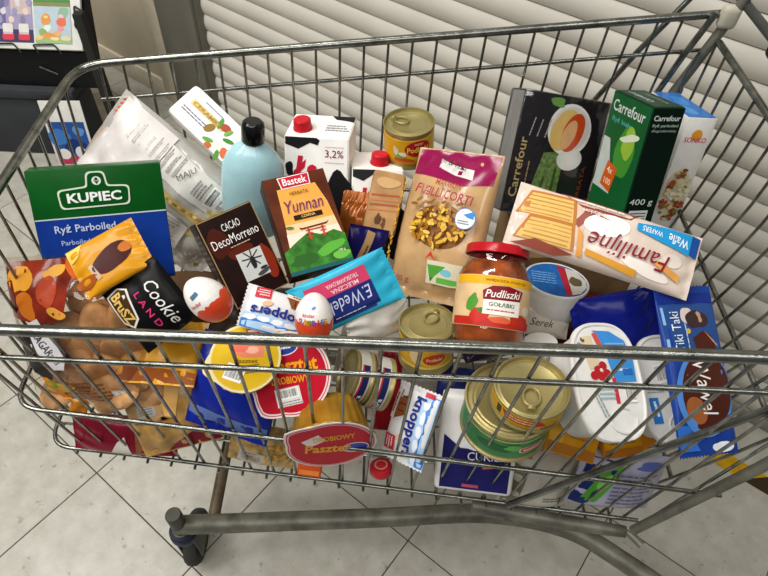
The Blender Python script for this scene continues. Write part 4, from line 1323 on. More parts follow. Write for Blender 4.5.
t = thing('cheese_pack', 'white paper wrapped cottage cheese under the blue tub lid', 'cheese pack', pose('serek'))
o, sf = pillow(t, 0.062, 0.055, 0.028, mat('cheese_paper', '#cfc6b6', 0.5, bump=0.4, bscale=60), seal='u', crimp=0.002, wr=0.002, seed=13)
p = Print(t, sf, 'front_print', step=0.008)
p.text('Serek', -0.006, -0.008, 0.010, '#4a3f38', w=0.03, shear=0.3, bold=0.0).lines(0.012, 0.01, 0.03, 0.008, 2, '#c9a46a')
p.done()

t = thing('biscuit_roll', 'kraft paper biscuit pack with brown stripes beside the pasta bag', 'biscuit pack', pose('kraft'))
obj('wrapper', stack([([(a * k, b * k) for a, b in superell(40, 0.0225, 0.043, 12)], z) for z, k in ((-0.03, 0.9), (-0.026, 1.0), (-0.004, 1.0), (0, 0.92))]), mat('kraft_paper', '#b58a5a', 0.5, var=0.15, bump=0.3, bscale=60), t)
p = Print(t, flat, 'front_print')
for k in range(4):
    p.poly([(-0.019, 0.008 - 0.0065 * k), (0.019, 0.012 - 0.0065 * k), (0.019, 0.0145 - 0.0065 * k), (-0.019, 0.0105 - 0.0065 * k)], ('#a5522c', '#c07a4a')[k % 2])
p.blob(-0.004, -0.022, 0.004, 0.008, '#5a3320', 4, 0.5).blob(0.004, -0.026, 0.003, 0.006, '#6a3a22', 6, 0.5).blob(0.0, 0.028, 0.014, 0.008, '#c9a26c', 8)
p.done()

t = thing('sweets_pack', 'shiny orange and brown foil sweets pack below the half-hidden milk carton', 'sweets pack', pose('orange'))
o, sf = pillow(t, 0.04, 0.075, 0.016, mat('copper_foil', '#9a5218', 0.25, 0.3, coat=0.3, bump=0.4, bscale=40, var=0.2), seal='v', crimp=0.016, wr=0.002, seed=14, nu=20)

t = thing('chocolate_bar', 'navy chocolate pack with beige label strip behind the turquoise bar', 'chocolate bar', pose('navy'))
o, sf = pillow(t, 0.055, 0.06, 0.012, foil('#17104e'), seal='v', crimp=0.004, wr=0.0008, seed=15, q=7, nu=20, nv=20)
p = Print(t, sf, 'front_print', step=0.01)
p.rot_rect(-0.002, 0.0, 0.011, 0.05, -12, '#a5835a').lines(-0.001, -0.004, 0.024, 0.006, 1, '#4a2f1c', ang=78)
p.done()

t = thing('napkin_pack', 'small navy film pack behind the sugar bag', 'pack', pose('navy2'))
pillow(t, 0.05, 0.045, 0.016, foil('#141c4a'), seal='v', crimp=0.004, wr=0.001, seed=16, nu=20, nv=20)

# sugar bag
t = thing('sugar_bag', 'white and navy paper sugar bag standing under the green tin', 'sugar bag', pose('sugar', -0.006, 0.0, -0.004))
obj('paper_bag', box_bm(-0.047, 0.047, -0.064, 0.062, -0.055, 0, 0.006, 3), mat('sugar_paper', '#dcd9d6', 0.5, bump=0.3, bscale=40), t)
p = Print(t, flat, 'front_print', base=0.0006)
p.poly([(-0.041, -0.058), (0.041, -0.058), (0.041, 0.004), (0.01, -0.004), (-0.02, -0.004), (-0.041, 0.012)], mat('sugar_navy', '#1f1f58', 0.45))
p.poly([(-0.02, -0.001), (-0.004, -0.006), (0.012, -0.004), (0.01, 0.006), (-0.014, 0.008)], '#dfe0e6').ell(0.0, 0.001, 0.008, 0.004, '#20205a')
p.rot_rect(0.022, -0.024, 0.028, 0.004, 12, '#b5623a').rect(-0.014, -0.055, 0.006, -0.051, '#a8485a')
p.text('CUKIER', 0.012, -0.012, 0.011, '#e2e3ea', w=0.046, bold=0.0, ang=4)
p.done()

# yellow cartons below the oval tub
t = thing('carton_pack', 'small yellow carton under the left end of the oval tub', 'box', pose('carA'))
carton(t, 0.062, 0.045, 0.04, mat('yellow_carton', '#c98a12', 0.4))
p = Print(t, flat, 'front_print')
p.rect(-0.03, -0.021, 0.03, -0.008, '#a5681c').rect(-0.03, -0.008, -0.012, 0.021, '#d6a02c').lines(0.01, 0.008, 0.03, 0.016, 3, '#9a6a1c').done()
t = thing('carton_pack', 'small yellow and brown carton below the oval tub handle side', 'box', pose('carB'))
carton(t, 0.07, 0.035, 0.04, mat('yellow_carton', '#c98a12', 0.4))
p = Print(t, flat, 'front_print')
p.rect(-0.034, -0.016, 0.034, -0.004, '#a8641a').rect(0.012, -0.016, 0.034, 0.016, '#b8721c').lines(-0.012, 0.007, 0.03, 0.012, 2, '#96601a').done()

# packs on the bottom at the handle end
t = thing('laundry_pack', 'pale lilac laundry pack with green patch on the trolley bottom', 'pack', pose('deterg'))
o, sf = pillow(t, 0.115, 0.085, 0.03, mat('lilac_film', '#a8a6ba', 0.35, coat=0.2, bump=0.2, bscale=30), seal='u', crimp=0.004, wr=0.0012, seed=18, q=5)
p = Print(t, sf, 'front_print', step=0.012)
p.poly([(-0.055, -0.038), (-0.036, -0.038), (-0.012, 0.036), (-0.05, 0.036)], '#1f2a63').poly([(-0.044, -0.03), (-0.026, -0.03), (-0.004, 0.03), (-0.028, 0.034)], '#4f9a34').blob(-0.024, 0.004, 0.006, 0.014, '#7fc05a', 4, 0.3, ang=-20)
p.lines(0.018, -0.004, 0.062, 0.05, 8, '#6d6b86').blob(0.03, 0.032, 0.022, 0.005, '#5a67a8', 6)
p.done()
t = thing('flour_bag', 'greyish white paper bag on the trolley bottom beside the laundry pack', 'paper bag', pose('greypk'))
o, sf = pillow(t, 0.09, 0.08, 0.04, mat('grey_paper', '#b3ada0', 0.55, bump=0.4, bscale=40), seal='u', crimp=0.003, wr=0.002, seed=19, q=4)
p = Print(t, sf, 'front_print', step=0.012)
p.poly([(-0.042, -0.038), (-0.026, -0.038), (-0.018, 0.038), (-0.042, 0.038)], '#6f6a52').lines(0.02, -0.018, 0.03, 0.008, 2, '#5d5a55').done()

t = thing('sweets_pack', 'tiny orange pack on the trolley bottom below the tipped pate tub', 'sweets pack', pose('orangepk'))
carton(t, 0.03, 0.022, 0.03, mat('orange_carton', '#c8501c', 0.4))
p = Print(t, flat, 'front_print')
p.rect(-0.013, -0.009, 0.013, -0.003, '#d97a3a').done()

t = thing('noodle_bag', 'see-through bag of golden noodles on the trolley bottom beside tipped pate tub', 'pasta bag', pose('noodle'))
o, sf = pillow(t, 0.085, 0.055, 0.03, mat('noodle_film', '#c2a062', 0.3, coat=0.4, bump=0.5, bscale=70, var=0.3, scale=90), seal='u', crimp=0.004, wr=0.002, seed=41)
p = Print(t, sf, 'film_print', step=0.01)
p.poly([(-0.03, -0.022), (0.0, -0.024), (0.006, -0.006), (-0.026, -0.002)], '#b3aca0').lines(-0.012, -0.012, 0.026, 0.014, 4, '#7d766c')
for k in range(12):
    p.ell(0.01 + 0.0045 * (k % 6), 0.006 - 0.012 * (k // 6), 0.005, 0.0022, ('#d2a94e', '#a97f34')[k % 2], 40 * k, 8)
p.done()
# packs further down in the heap
def low_pack(name, label, cat, loc, rz, w, h, t_, m, seed):
    mw = Matrix.Translation(loc) @ Matrix.Rotation(math.radians(rz), 4, 'Z')
    q = thing(name, label, cat, mw)
    pillow(q, w, h, t_, m, seal='u', crimp=0.006, wr=0.002, seed=seed, q=5, nu=30, nv=26)
    return q
low_pack('sweets_pack', 'dark brown film pack deep in the heap under the eggs', 'sweets pack', (0.275, -0.06, 0.60), 12, 0.15, 0.11, 0.05, mat('dark_brown_film', '#2c1a14', 0.3, coat=0.3, bump=0.3, bscale=30), 51)
low_pack('flour_bag', 'white paper flour bag lying deep in the heap under the small tins', 'paper bag', (0.46, -0.03, 0.505), -6, 0.17, 0.13, 0.09, mat('flour_paper', '#b9b2a6', 0.6, bump=0.4, bscale=40), 52)
low_pack('snack_pack', 'dark purple film pack deep in the heap under the jar', 'snack pack', (0.60, 0.0, 0.545), 20, 0.13, 0.11, 0.06, mat('dark_purple_film', '#2a1830', 0.3, coat=0.3, bump=0.3, bscale=30), 53)
low_pack('snack_pack', 'dark red film pack deep in the heap behind the oval tubs', 'snack pack', (0.735, 0.02, 0.52), -10, 0.14, 0.12, 0.08, mat('dark_red_film', '#4a1418', 0.3, coat=0.3, bump=0.3, bscale=30), 54)
low_pack('snack_pack', 'brown paper pack deep in the heap behind the biscuit bag', 'snack pack', (0.135, 0.03, 0.51), 8, 0.16, 0.12, 0.09, mat('brown_paper_pack', '#5f4630', 0.5, bump=0.3, bscale=30), 55)

mw = Matrix.Translation((0.725, 0.135, 0.62)) @ Matrix.Rotation(math.radians(4), 4, 'Z')
t = thing('cardboard_carton', 'plain cardboard carton deep in the heap under the rice and tea boxes', 'box', mw)
carton(t, 0.19, 0.13, 0.165, mat('plain_cardboard', '#8d6f4c', 0.6, var=0.1), name='carton_body')
obj('tape_strip', box_bm(-0.094, 0.094, -0.02, 0.02, 0.0002, 0.0006), mat('parcel_tape', '#a58a5c', 0.3), t, smooth=0)

# ------------------------------------------------------------------ tins, tubs, jar, bottle, eggs
# yellow pate tin at the back
t = thing('food_tin', 'yellow pate tin with red oval, standing on the milk cartons at the back', 'tin', pose('can1'))
r, z0, z1 = tin(t, 0.036, 0.056, mat('tin_yellow', '#d7a31c', 0.32, coat=0.2), ring_at=150)
p = Print(t, cyl(r), 'label_print', step=(0.004, 0), base=0.0002)
zc = (z0 + z1) / 2
p.ell(0.012, zc + 0.006, 0.019, 0.0125, '#b01e22', 0, 24)
p.blob(-0.014, zc - 0.006, 0.008, 0.007, '#7fa04a', 3, 0.3).blob(-0.010, zc - 0.002, 0.006, 0.003, '#e6e4cf', 5).blob(-0.008, zc - 0.012, 0.014, 0.004, '#b5521c', 7).blob(-0.020, zc + 0.002, 0.004, 0.007, '#d8d0a8', 9)
p.rect(-0.03, z0 + 0.001, 0.03, z0 + 0.006, '#c47a1c')
p.text('Podlaski', 0.012, zc + 0.005, 0.0085, '#f0cf52', w=0.031, bold=0.02).text('PASZTET', 0.013, zc + 0.0135, 0.0032, '#f0d9b0', w=0.012)
p.done()

# stacked tins at the near side
t = thing('food_tin', 'large green labelled tin with gold lid against the near wires', 'tin', pose('canG'))
r, z0, z1 = tin(t, 0.050, 0.050, mat('tin_green', '#2f7d45', 0.35, coat=0.2, var=0.12), tab=False, rings=2)
p = Print(t, cyl(r), 'label_print', step=(0.004, 0), base=0.0002)
zc = (z0 + z1) / 2
p.rect(-0.06, z1 - 0.003, 0.08, z1 - 0.001, '#c9b06a').rrect(0.022, zc - 0.002, 0.03, 0.011, 0.005, '#d9cfc0').rrect(0.022, zc - 0.002, 0.027, 0.009, 0.004, '#c0301e')
p.blob(-0.02, zc, 0.02, 0.007, '#1f5d30', 4, 0.3).blob(0.0, zc + 0.004, 0.01, 0.005, '#5aa54a', 6)
p.lines(0.022, zc - 0.002, 0.02, 0.005, 1, '#f0e2d0')
p.done()
t = thing('food_tin', 'gold lidded tin with red label and pull ring on the green tin', 'tin', pose('canS'))
r, z0, z1 = tin(t, 0.040, 0.0285, mat('tin_amber', '#c9961e', 0.32, coat=0.2), ring_at=-100, rings=1)
p = Print(t, cyl(r), 'label_print', step=(0.004, 0), base=0.0002)
zc = (z0 + z1) / 2
p.poly([(-0.038, z1 - 0.001), (0.004, z1 - 0.001), (0.012, zc - 0.002), (0.0, z0 + 0.006), (-0.034, z0 + 0.006)], '#b8281e').poly([(-0.046, z1 - 0.001), (-0.04, z1 - 0.001), (-0.04, z0 + 0.003), (-0.046, z0 + 0.003)], '#3a2f1c')
p.lines(-0.014, zc + 0.003, 0.03, 0.008, 2, '#f2d9a0').lines(0.016, zc - 0.006, 0.02, 0.004, 1, '#5a3a10')
p.done()
t = thing('food_tin', 'small gold lidded tin with yellow and red label in front of pasta bag', 'tin', pose('can428'))
r, z0, z1 = tin(t, 0.036, 0.060, mat('tin_yellow2', '#c9981f', 0.32, coat=0.2), ring_at=60, lab=(0.12, 0.88))
p = Print(t, cyl(r), 'label_print', step=(0.004, 0), base=0.0002)
zc = (z0 + z1) / 2
p.ell(0.008, zc - 0.004, 0.017, 0.011, '#d9b03a', 0, 20).ell(0.008, zc - 0.002, 0.015, 0.009, '#b8381c', 0, 20).rect(-0.04, z0 + 0.001, 0.05, z0 + 0.005, '#e2c25a').blob(-0.016, zc, 0.008, 0.01, '#d3b98a', 5)
p.text('Podlaski', 0.008, zc - 0.002, 0.005, '#f0d9a0', w=0.02)
p.done()
for key, lab, dn in (('goldA', 'gold fish tin tipped on edge next to the red pate lid', 0.0), ('goldB', 'gold fish tin tipped on edge next to the red sachet', 0.0)):
    t = thing('fish_tin', lab, 'tin', pose(key, 0, 0, dn), 'fish tins on edge')
    r, z0, z1 = tin(t, 0.033, 0.024, mat('tin_cream', '#b9b4aa', 0.35), lab=(0.05, 0.95), tab=False)
    p = Print(t, cyl(r), 'label_print', step=(0.004, 0), base=0.0002)
    p.rect(-0.05, (z0 + z1) / 2 - 0.004, 0.05, (z0 + z1) / 2 + 0.005, '#1d2450').text('Para', 0.0, (z0 + z1) / 2 + 0.0005, 0.006, '#e0dfe6', w=0.022)
    p.text('Para', -0.048, (z0 + z1) / 2 + 0.0005, 0.006, '#e0dfe6', w=0.022).rect(-0.05, z1 - 0.003, 0.05, z1 - 0.001, '#b02a2a')
    p.done()

# jar of stuffed cabbage rolls
t = thing('sauce_jar', 'glass jar of stuffed cabbage rolls in tomato sauce with red lid', 'jar', pose('jar'))
LIDR = mat('red_tin_lid', '#b31520', 0.3, coat=0.3)
obj('lid', lathe([(0, 0.0), (0.030, 0.0), (0.033, 0.0012), (0.0355, 0.0008), (0.0368, -0.001), (0.0372, -0.0085), (0.0378, -0.0098), (0.0366, -0.0105)], 48), LIDR, t)
def sauce_mat():
    m = mat('tomato_sauce', '#a04a16', 0.2, var=0.35, scale=45, coat=0.8)
    return m
obj('sauce', lathe([(0, -0.018), (0.030, -0.018), (0.034, -0.022), (0.0405, -0.036), (0.0405, -0.108), (0.036, -0.114), (0, -0.114)], 48), sauce_mat(), t)
gm = film_mat('jar_glass', base=0.06, rough=0.02)
obj('glass', lathe([(0.033, -0.0125), (0.033, -0.017), (0.0365, -0.024), (0.0425, -0.035), (0.0428, -0.105), (0.040, -0.114), (0.036, -0.118), (0, -0.118)], 48), gm, t)
r = 0.0432
lb = lathe([(r, -0.096), (r + 0.0003, -0.0955), (r + 0.0003, -0.0385), (r, -0.038)], 64)
obj('label', lb, mat('jar_label', '#dcb98a', 0.4, var=0.08), t)
p = Print(t, cyl(r + 0.0003, 0.10), 'label_print', step=(0.004, 0), base=0.0002)
p.rect(-0.062, -0.0480, 0.062, -0.0387, '#e3ac1c').rect(-0.062, -0.0953, 0.062, -0.086, '#b5281c')
p.blob(-0.024, -0.083, 0.012, 0.008, '#c22c20', 2, 0.2).blob(0.026, -0.085, 0.014, 0.007, '#b8301f', 3, 0.3).blob(-0.034, -0.07, 0.006, 0.011, '#4f8f34', 4, 0.3, ang=-20).blob(-0.022, -0.078, 0.005, 0.003, '#3f7a2c', 5).blob(0.0, -0.087, 0.012, 0.004, '#d25a3a', 7).blob(0.035, -0.073, 0.007, 0.006, '#dccfb8', 8)
p.rect(-0.0205, -0.0815, 0.0225, -0.060, '#ebe5dc')
p.poly([(-0.021, -0.0655), (0.022, -0.064), (0.025, -0.0525), (0.006, -0.0485), (-0.012, -0.0495), (-0.0225, -0.0555)], '#7c1420')
p.text('Pudliszki', 0.001, -0.0578, 0.0085, '#f0ebe4', w=0.041, shear=0.25, bold=0.01, ang=2)
p.text('GOŁĄBKI', 0.0, -0.0705, 0.0062, '#3a5a3a', w=0.029).lines(0.001, -0.0765, 0.034, 0.003, 1, '#b04a38')
p.text('WIĘKSZA PORCJA', 0.004, -0.0435, 0.0035, '#a8571c', w=0.05)
p.done()

# plastic tubs
def oval_tub(key, label, w, h, seed, flip=False):
    t = thing('plastic_tub', label, 'tub', pose(key), 'oval plastic tubs')
    TW = mat('tub_white', '#e0ded9', 0.33)
    o1 = lambda k: [(a * k, b * k) for a, b in superell(56, w / 2, h / 2, 2.9)]
    obj('tub', stack([(o1(0.80), -0.062), (o1(0.82), -0.063), (o1(0.93), -0.004), (o1(0.95), -0.004)], closed_top=False), TW, t)
    obj('lid', stack([(o1(0.985), -0.008), (o1(1.0), -0.007), (o1(1.0), -0.001), (o1(0.985), 0.0005), (o1(0.95), 0.0005), (o1(0.93), -0.001), (o1(0.92), -0.001)]), TW, t)
    lp = []
    for k in range(14):
        a = math.pi * (0.15 + 1.7 * k / 13)
        lp.append((w * 0.10 + 0.017 * math.cos(a + 0.6), -h * 0.33 + 0.014 * math.sin(a + 0.6), 0.0002))
    obj('finger_loop', tube(lp, 0.0012, 6), TW, t)
    return t
t = oval_tub('tub1', 'oval white plastic tub with blue label corner and tomatoes, leaning on the near rim', 0.088, 0.135, 1)
p = Print(t, lambda u, v: Vector((u, v, -0.0008)), 'lid_print')
p.poly([(-0.010, 0.058), (0.012, 0.057), (0.030, 0.046), (0.037, 0.024), (0.036, -0.002), (0.008, -0.002), (0.002, 0.03)], '#3f8cd0')
p.poly([(-0.012, 0.054), (-0.006, 0.056), (0.002, 0.034), (-0.004, 0.031)], '#c9534a').poly([(-0.028, 0.05), (-0.014, 0.052), (-0.008, 0.02), (-0.022, 0.012)], '#d8c3a0').rect(0.004, -0.026, 0.009, 0.003, '#c8303a')
for k, (u, v) in enumerate(((-0.012, 0.012), (-0.005, 0.017), (-0.001, 0.008), (-0.009, 0.005), (-0.018, 0.006))):
    p.ell(u, v, 0.005, 0.005, '#b3242a')
p.ell(-0.008, 0.012, 0.002, 0.002, '#e9dcd2').lines(0.016, 0.034, 0.026, 0.02, 5, '#86b7e2').lines(0.019, 0.012, 0.02, 0.006, 1, '#d6e6f4')
p.rect(0.020, 0.006, 0.0325, 0.013, '#2a6cb8').lines(-0.006, -0.012, 0.02, 0.02, 4, '#8fb0b4').barcode(0.024, -0.016, 0.014, 0.018, 0)
p.text('500 g', -0.031, 0.040, 0.007, '#3a3a3a', ang=60, w=0.02)
p.lines(-0.016, -0.028, 0.03, 0.008, 2, '#8d989c', ang=-70)
p.done()
t = oval_tub('tub2', 'oval white plastic tub half hidden behind the dark blue chocolate bar', 0.08, 0.13, 2)
p = Print(t, lambda u, v: Vector((u, v, -0.0008)), 'lid_print')
p.barcode(-0.006, 0.018, 0.02, 0.022, 10).poly([(-0.03, -0.01), (-0.018, -0.01), (-0.016, -0.04), (-0.028, -0.04)], '#2f78c0').lines(-0.02, 0.0, 0.02, 0.01, 3, '#9aa5ac')
p.lines(-0.022, -0.024, 0.02, 0.007, 1, '#e4ecf4', ang=-80)
p.done()
t = thing('cheese_tub', 'round white tub with blue and red lid tucked under the wafers', 'tub', pose('bluelid'))
obj('tub', lathe([(0, -0.052), (0.033, -0.052), (0.035, -0.05), (0.040, -0.006), (0.0425, -0.005), (0.0428, -0.001), (0.0415, 0.0), (0.040, -0.001)], 48), mat('tub_white', '#e0ded9', 0.33), t)
obj('lid', lathe([(0.0402, -0.0012), (0, -0.0006)], 48), mat('tub_lid_blue', '#2668b4', 0.35, var=0.15, scale=60), t)
p = Print(t, lambda u, v: Vector((u, v, -0.0006)), 'lid_print')
p.poly([(0.004, -0.038), (0.012, -0.038), (0.018, 0.030), (0.008, 0.036)], '#b52c3c').poly([(0.012, -0.036), (0.024, -0.032), (0.036, -0.016), (0.039, 0.0), (0.032, 0.022), (0.018, 0.030)], '#d9d4cc').blob(0.024, -0.004, 0.008, 0.012, '#6d5a44', 4, 0.3)
p.lines(-0.016, 0.002, 0.034, 0.03, 5, '#6fa6dc', ang=-6).done()
t = thing('yogurt_cup', 'small white cup beside the jar, just behind the near rim', 'cup', pose('cup'))
obj('cup', lathe([(0, -0.05), (0.016, -0.05), (0.0195, -0.003), (0.021, -0.0025), (0.021, -0.0005), (0.019, 0.0), (0, 0.0)], 32), mat('tub_white', '#e0ded9', 0.33), t)

# pate tubs with peel lids and fluted gold cups
FLUTE = mat('fluted_gold_cup', '#b98a2c', 0.3, 0.45, var=0.15)
def pate(key, label, r, rim, tab_ang, dn=0.0, depth=0.045):
    t = thing('pate_tub', label, 'tub', pose(key, 0, 0, dn), 'pate tubs with peel-off lids')
    obj('cup', lathe([(0, -depth), (r * 0.70, -depth), (r * 0.73, -depth + 0.002), (r * 0.90, -0.004), (r * 0.97, -0.003), (r, -0.0015), (r * 0.99, -0.0004), (0, -0.0004)], 96, flute=24, famp=0.035), FLUTE, t)
    bm = new_bm()
    n = 64
    ring = []
    for i in range(n):
        a = 2 * math.pi * i / n
        d = (math.degrees(a) - tab_ang + 180) % 360 - 180
        rr = r * 1.01
        if abs(d) < 26:
            rr = r * 1.01 * (1 + 0.22 * (1 - abs(d) / 26))
        ring.append((rr * math.cos(a), rr * math.sin(a)))
    lo = [bm.verts.new((x, y, 0.0)) for x, y in ring]
    hi = [bm.verts.new((x, y, 0.0008)) for x, y in ring]
    for i in range(n):
        j = (i + 1) % n
        bm.faces.new((lo[i], lo[j], hi[j], hi[i]))
    bm.faces.new(hi)
    bm.faces.new(lo[::-1])
    obj('peel_lid', bm, rim, t)
    return t, ring
LID = lambda u, v: Vector((u, v, 0.0008))
t, ring = pate('redlid', 'large pate tub with red lid, yellow lettering and barcode facing the near wires', 0.049, mat('lid_white', '#e2d8d4', 0.35), -122)
p = Print(t, LID, 'lid_print', base=0.0002)
RD = mat('lid_red', '#b81028', 0.4)
p.poly([(a * 0.955, b * 0.955) for a, b in ring], '#c01c34').poly([(a * 0.935, b * 0.935) for a, b in ring], '#e6cfcf').poly([(a * 0.90, b * 0.90) for a, b in ring], RD)
p.ell(-0.006, 0.030, 0.017, 0.009, '#dfe0ea', 10).ell(-0.006, 0.030, 0.0155, 0.0078, '#2c3f94', 10).rot_rect(0.0, -0.026, 0.03, 0.021, 14, '#dedad6').barcode(0.0, -0.0225, 0.024, 0.011, 14).lines(0.002, -0.033, 0.026, 0.006, 2, '#8a8688', ang=14)
p.text('Pasztet', 0.006, 0.011, 0.017, '#eda21e', w=0.056, ang=8, bold=0.03).text('DROBIOWY', 0.002, -0.0065, 0.0085, '#eda21e', w=0.045, ang=8, bold=0.02)
p.lines(-0.006, 0.030, 0.02, 0.005, 1, '#e8eaf2', ang=10)
p.done()
t, ring = pate('redlid2', 'red lidded pate tub tipped over at the bottom with fluted gold cup upwards', 0.049, mat('lid_white', '#e2d8d4', 0.35), 140)
p = Print(t, LID, 'lid_print', base=0.0002)
p.poly([(a * 0.955, b * 0.955) for a, b in ring], '#b51c34').poly([(a * 0.93, b * 0.93) for a, b in ring], '#d9a9b0').poly([(a * 0.90, b * 0.90) for a, b in ring], RD)
p.ell(0.026, -0.010, 0.015, 0.011, '#d9dbe6').ell(0.026, -0.010, 0.0135, 0.0095, '#3a4aa0').rot_rect(-0.018, 0.016, 0.022, 0.016, 30, '#d9cfcd')
p.text('Pasztet', -0.004, -0.004, 0.018, '#dc9a22', w=0.05, ang=-8, bold=0.03).text('DROBIOWY', 0.004, 0.018, 0.011, '#dc9a22', w=0.045, bold=0.02)
p.done()
t, ring = pate('yellid', 'pate tub with yellow lid, pink meat picture and barcode inside the near wires', 0.0405, mat('lid_cream', '#d9cf9a', 0.35), -160)
p = Print(t, LID, 'lid_print', base=0.0002)
rn2 = 0.94
p.poly([(0.0405 * rn2 * math.cos(2 * math.pi * i / 48), 0.0405 * rn2 * math.sin(2 * math.pi * i / 48)) for i in range(48)], mat('lid_yellow', '#d2ab06', 0.45))
p.poly([(-0.017, 0.023), (0.022, 0.021), (0.021, 0.001), (0.0, 0.0), (-0.016, 0.004)], '#dd7f5c').blob(-0.004, 0.012, 0.011, 0.006, '#d9664f', 4, 0.3).blob(0.008, 0.009, 0.008, 0.004, '#e6a890', 6, 0.3)
p.poly([(-0.002, 0.034), (0.006, 0.036), (0.016, 0.030), (0.0, 0.029)], '#c02a30').poly([(0.0, 0.033), (0.006, 0.0345), (0.012, 0.031), (0.001, 0.031)], '#e6d9d0')
p.barcode(-0.010, -0.018, 0.022, 0.019, -18).lines(0.010, -0.013, 0.018, 0.012, 3, '#8a6a14', ang=8)
p.text('Pasztet', 0.002, -0.004, 0.005, '#8a5a14', w=0.026)
p.done()

# blue soap bottle with black cap
t = thing('soap_bottle', 'light blue liquid soap bottle with black cap at the back', 'bottle', pose('cap', 0, 0, 0.006))
obj('cap', lathe([(0, 0.002), (0.011, 0.0015), (0.0145, -0.002), (0.0155, -0.008), (0.0155, -0.026), (0.0145, -0.028), (0, -0.028)], 36), mat('black_gloss_cap', '#0e0f12', 0.18, coat=0.5), t)
def liquid_mat():
    m = mat('blue_soap', '#a6cdd4', 0.12, var=0.04, coat=0.6)
    b = m.node_tree.nodes['Principled BSDF']
    b.inputs['Subsurface Weight'].default_value = 0.15
    b.inputs['Subsurface Radius'].default_value = (0.01, 0.02, 0.025)
    return m
obj('body', lathe([(0, -0.028), (0.014, -0.028), (0.0165, -0.031), (0.026, -0.038), (0.035, -0.049), (0.0415, -0.064), (0.0435, -0.082), (0.0435, -0.13), (0.042, -0.168), (0.039, -0.174), (0, -0.174)], 48, sy=0.72), liquid_mat(), t)

# chocolate surprise eggs
def egg_mat():
    m = bpy.data.materials.new('egg_foil')
    m.use_nodes = True
    nt = m.node_tree
    b = nt.nodes['Principled BSDF']
    b.inputs['Roughness'].default_value = 0.3
    b.inputs['Coat Weight'].default_value = 0.3
    tc = nt.nodes.new('ShaderNodeTexCoord')
    sp = nt.nodes.new('ShaderNodeSeparateXYZ')
    nt.links.new(tc.outputs['Object'], sp.inputs[0])
    nz = nt.nodes.new('ShaderNodeTexVoronoi')
    nz.inputs['Scale'].default_value = 95
    nt.links.new(tc.outputs['Object'], nz.inputs['Vector'])
    ma = nt.nodes.new('ShaderNodeMath')
    ma.operation = 'MULTIPLY_ADD'
    ma.inputs[1].default_value = 0.011
    nt.links.new(nz.outputs['Distance'], ma.inputs[0])
    nt.links.new(sp.outputs['Z'], ma.inputs[2])
    rp = nt.nodes.new('ShaderNodeValToRGB')
    rp.color_ramp.interpolation = 'CONSTANT'
    rp.color_ramp.elements[0].color = lin('#d2401a')
    rp.color_ramp.elements[1].color = lin('#e6e2dd')
    mr = nt.nodes.new('ShaderNodeMapRange')
    mr.inputs['From Min'].default_value = -0.03
    mr.inputs['From Max'].default_value = 0.03
    nt.links.new(ma.outputs[0], mr.inputs['Value'])
    rp.color_ramp.elements[1].position = 0.60
    nt.links.new(mr.outputs[0], rp.inputs['Fac'])
    nt.links.new(rp.outputs['Color'], b.inputs['Base Color'])
    bn = nt.nodes.new('ShaderNodeBump')
    bn.inputs['Strength'].default_value = 0.25
    bn.inputs['Distance'].default_value = 0.002
    n2 = nt.nodes.new('ShaderNodeTexNoise')
    n2.inputs['Scale'].default_value = 130
    nt.links.new(tc.outputs['Object'], n2.inputs['Vector'])
    nt.links.new(n2.outputs['Fac'], bn.inputs['Height'])
    nt.links.new(bn.outputs['Normal'], b.inputs['Normal'])
    return m
EGGM = egg_mat()
def egg_r(z, a, hl):
    t_ = max(-1, min(1, z / hl))
    return a * math.sqrt(max(0, 1 - t_ * t_)) * (1 - 0.10 * t_)
def egg(key, label, a, hl, print_z, dn=0.0):
    t = thing('surprise_egg', label, 'chocolate egg', pose(key, 0, 0, dn), 'foil wrapped surprise eggs')
    prof = []
    for i in range(25):
        z = -hl * math.cos(math.pi * i / 24)
        prof.append((egg_r(z, a, hl) if 0 < i < 24 else 0, z))
    obj('foil', lathe(prof, 40), EGGM, t)
    s = lambda u, v: Vector((egg_r(v, a, hl) * math.sin(u / a), -egg_r(v, a, hl) * math.cos(u / a), v))
    p = Print(t, s, 'foil_print', step=0.003, base=0.0003)
    return t, p
t, p = egg('egg1', 'orange and white foil egg lying next to the cocoa box', 0.0205, 0.0275, 0)
p.rot_rect(0.004, 0.016, 0.012, 0.004, 4, '#4a6f86').text('kinder', -0.002, 0.008, 0.004, '#c23a2a', w=0.014)
p.done()
t, p = egg('egg2', 'white foil egg with colourful lettering, standing by the turquoise bar', 0.022, 0.029, 0, -0.004)
cols = ('#c23a3a', '#3a7fc0', '#d9922a', '#4f9a3a', '#7a4a9a')
p.text('kinder', -0.004, 0.008, 0.0042, '#c8323a', w=0.015)
for k, ch in enumerate('SURPRISE'):
    p.text(ch, -0.0145 + 0.0043 * k, 0.0005 + 0.0006 * math.cos(k), 0.0062, cols[k % 5], bold=0.04)
p.ell(0.002, 0.016, 0.003, 0.0012, '#5a8fc0', 20)
p.done()

# red tab sachet and orange pack on the trolley bottom
t = thing('cheese_portion', 'small round red foil cheese portion on the trolley bottom', 'cheese', pose('redtab'))
obj('foil', lathe([(0, -0.012), (0.012, -0.012), (0.0135, -0.010), (0.0135, -0.002), (0.012, 0.0), (0, 0.0)], 28), foil('#b3242c'), t)
p = Print(t, flat, 'foil_print')
p.ell(0, 0, 0.008, 0.008, '#d98a80').ell(0, 0, 0.006, 0.006, '#b82a30').done()

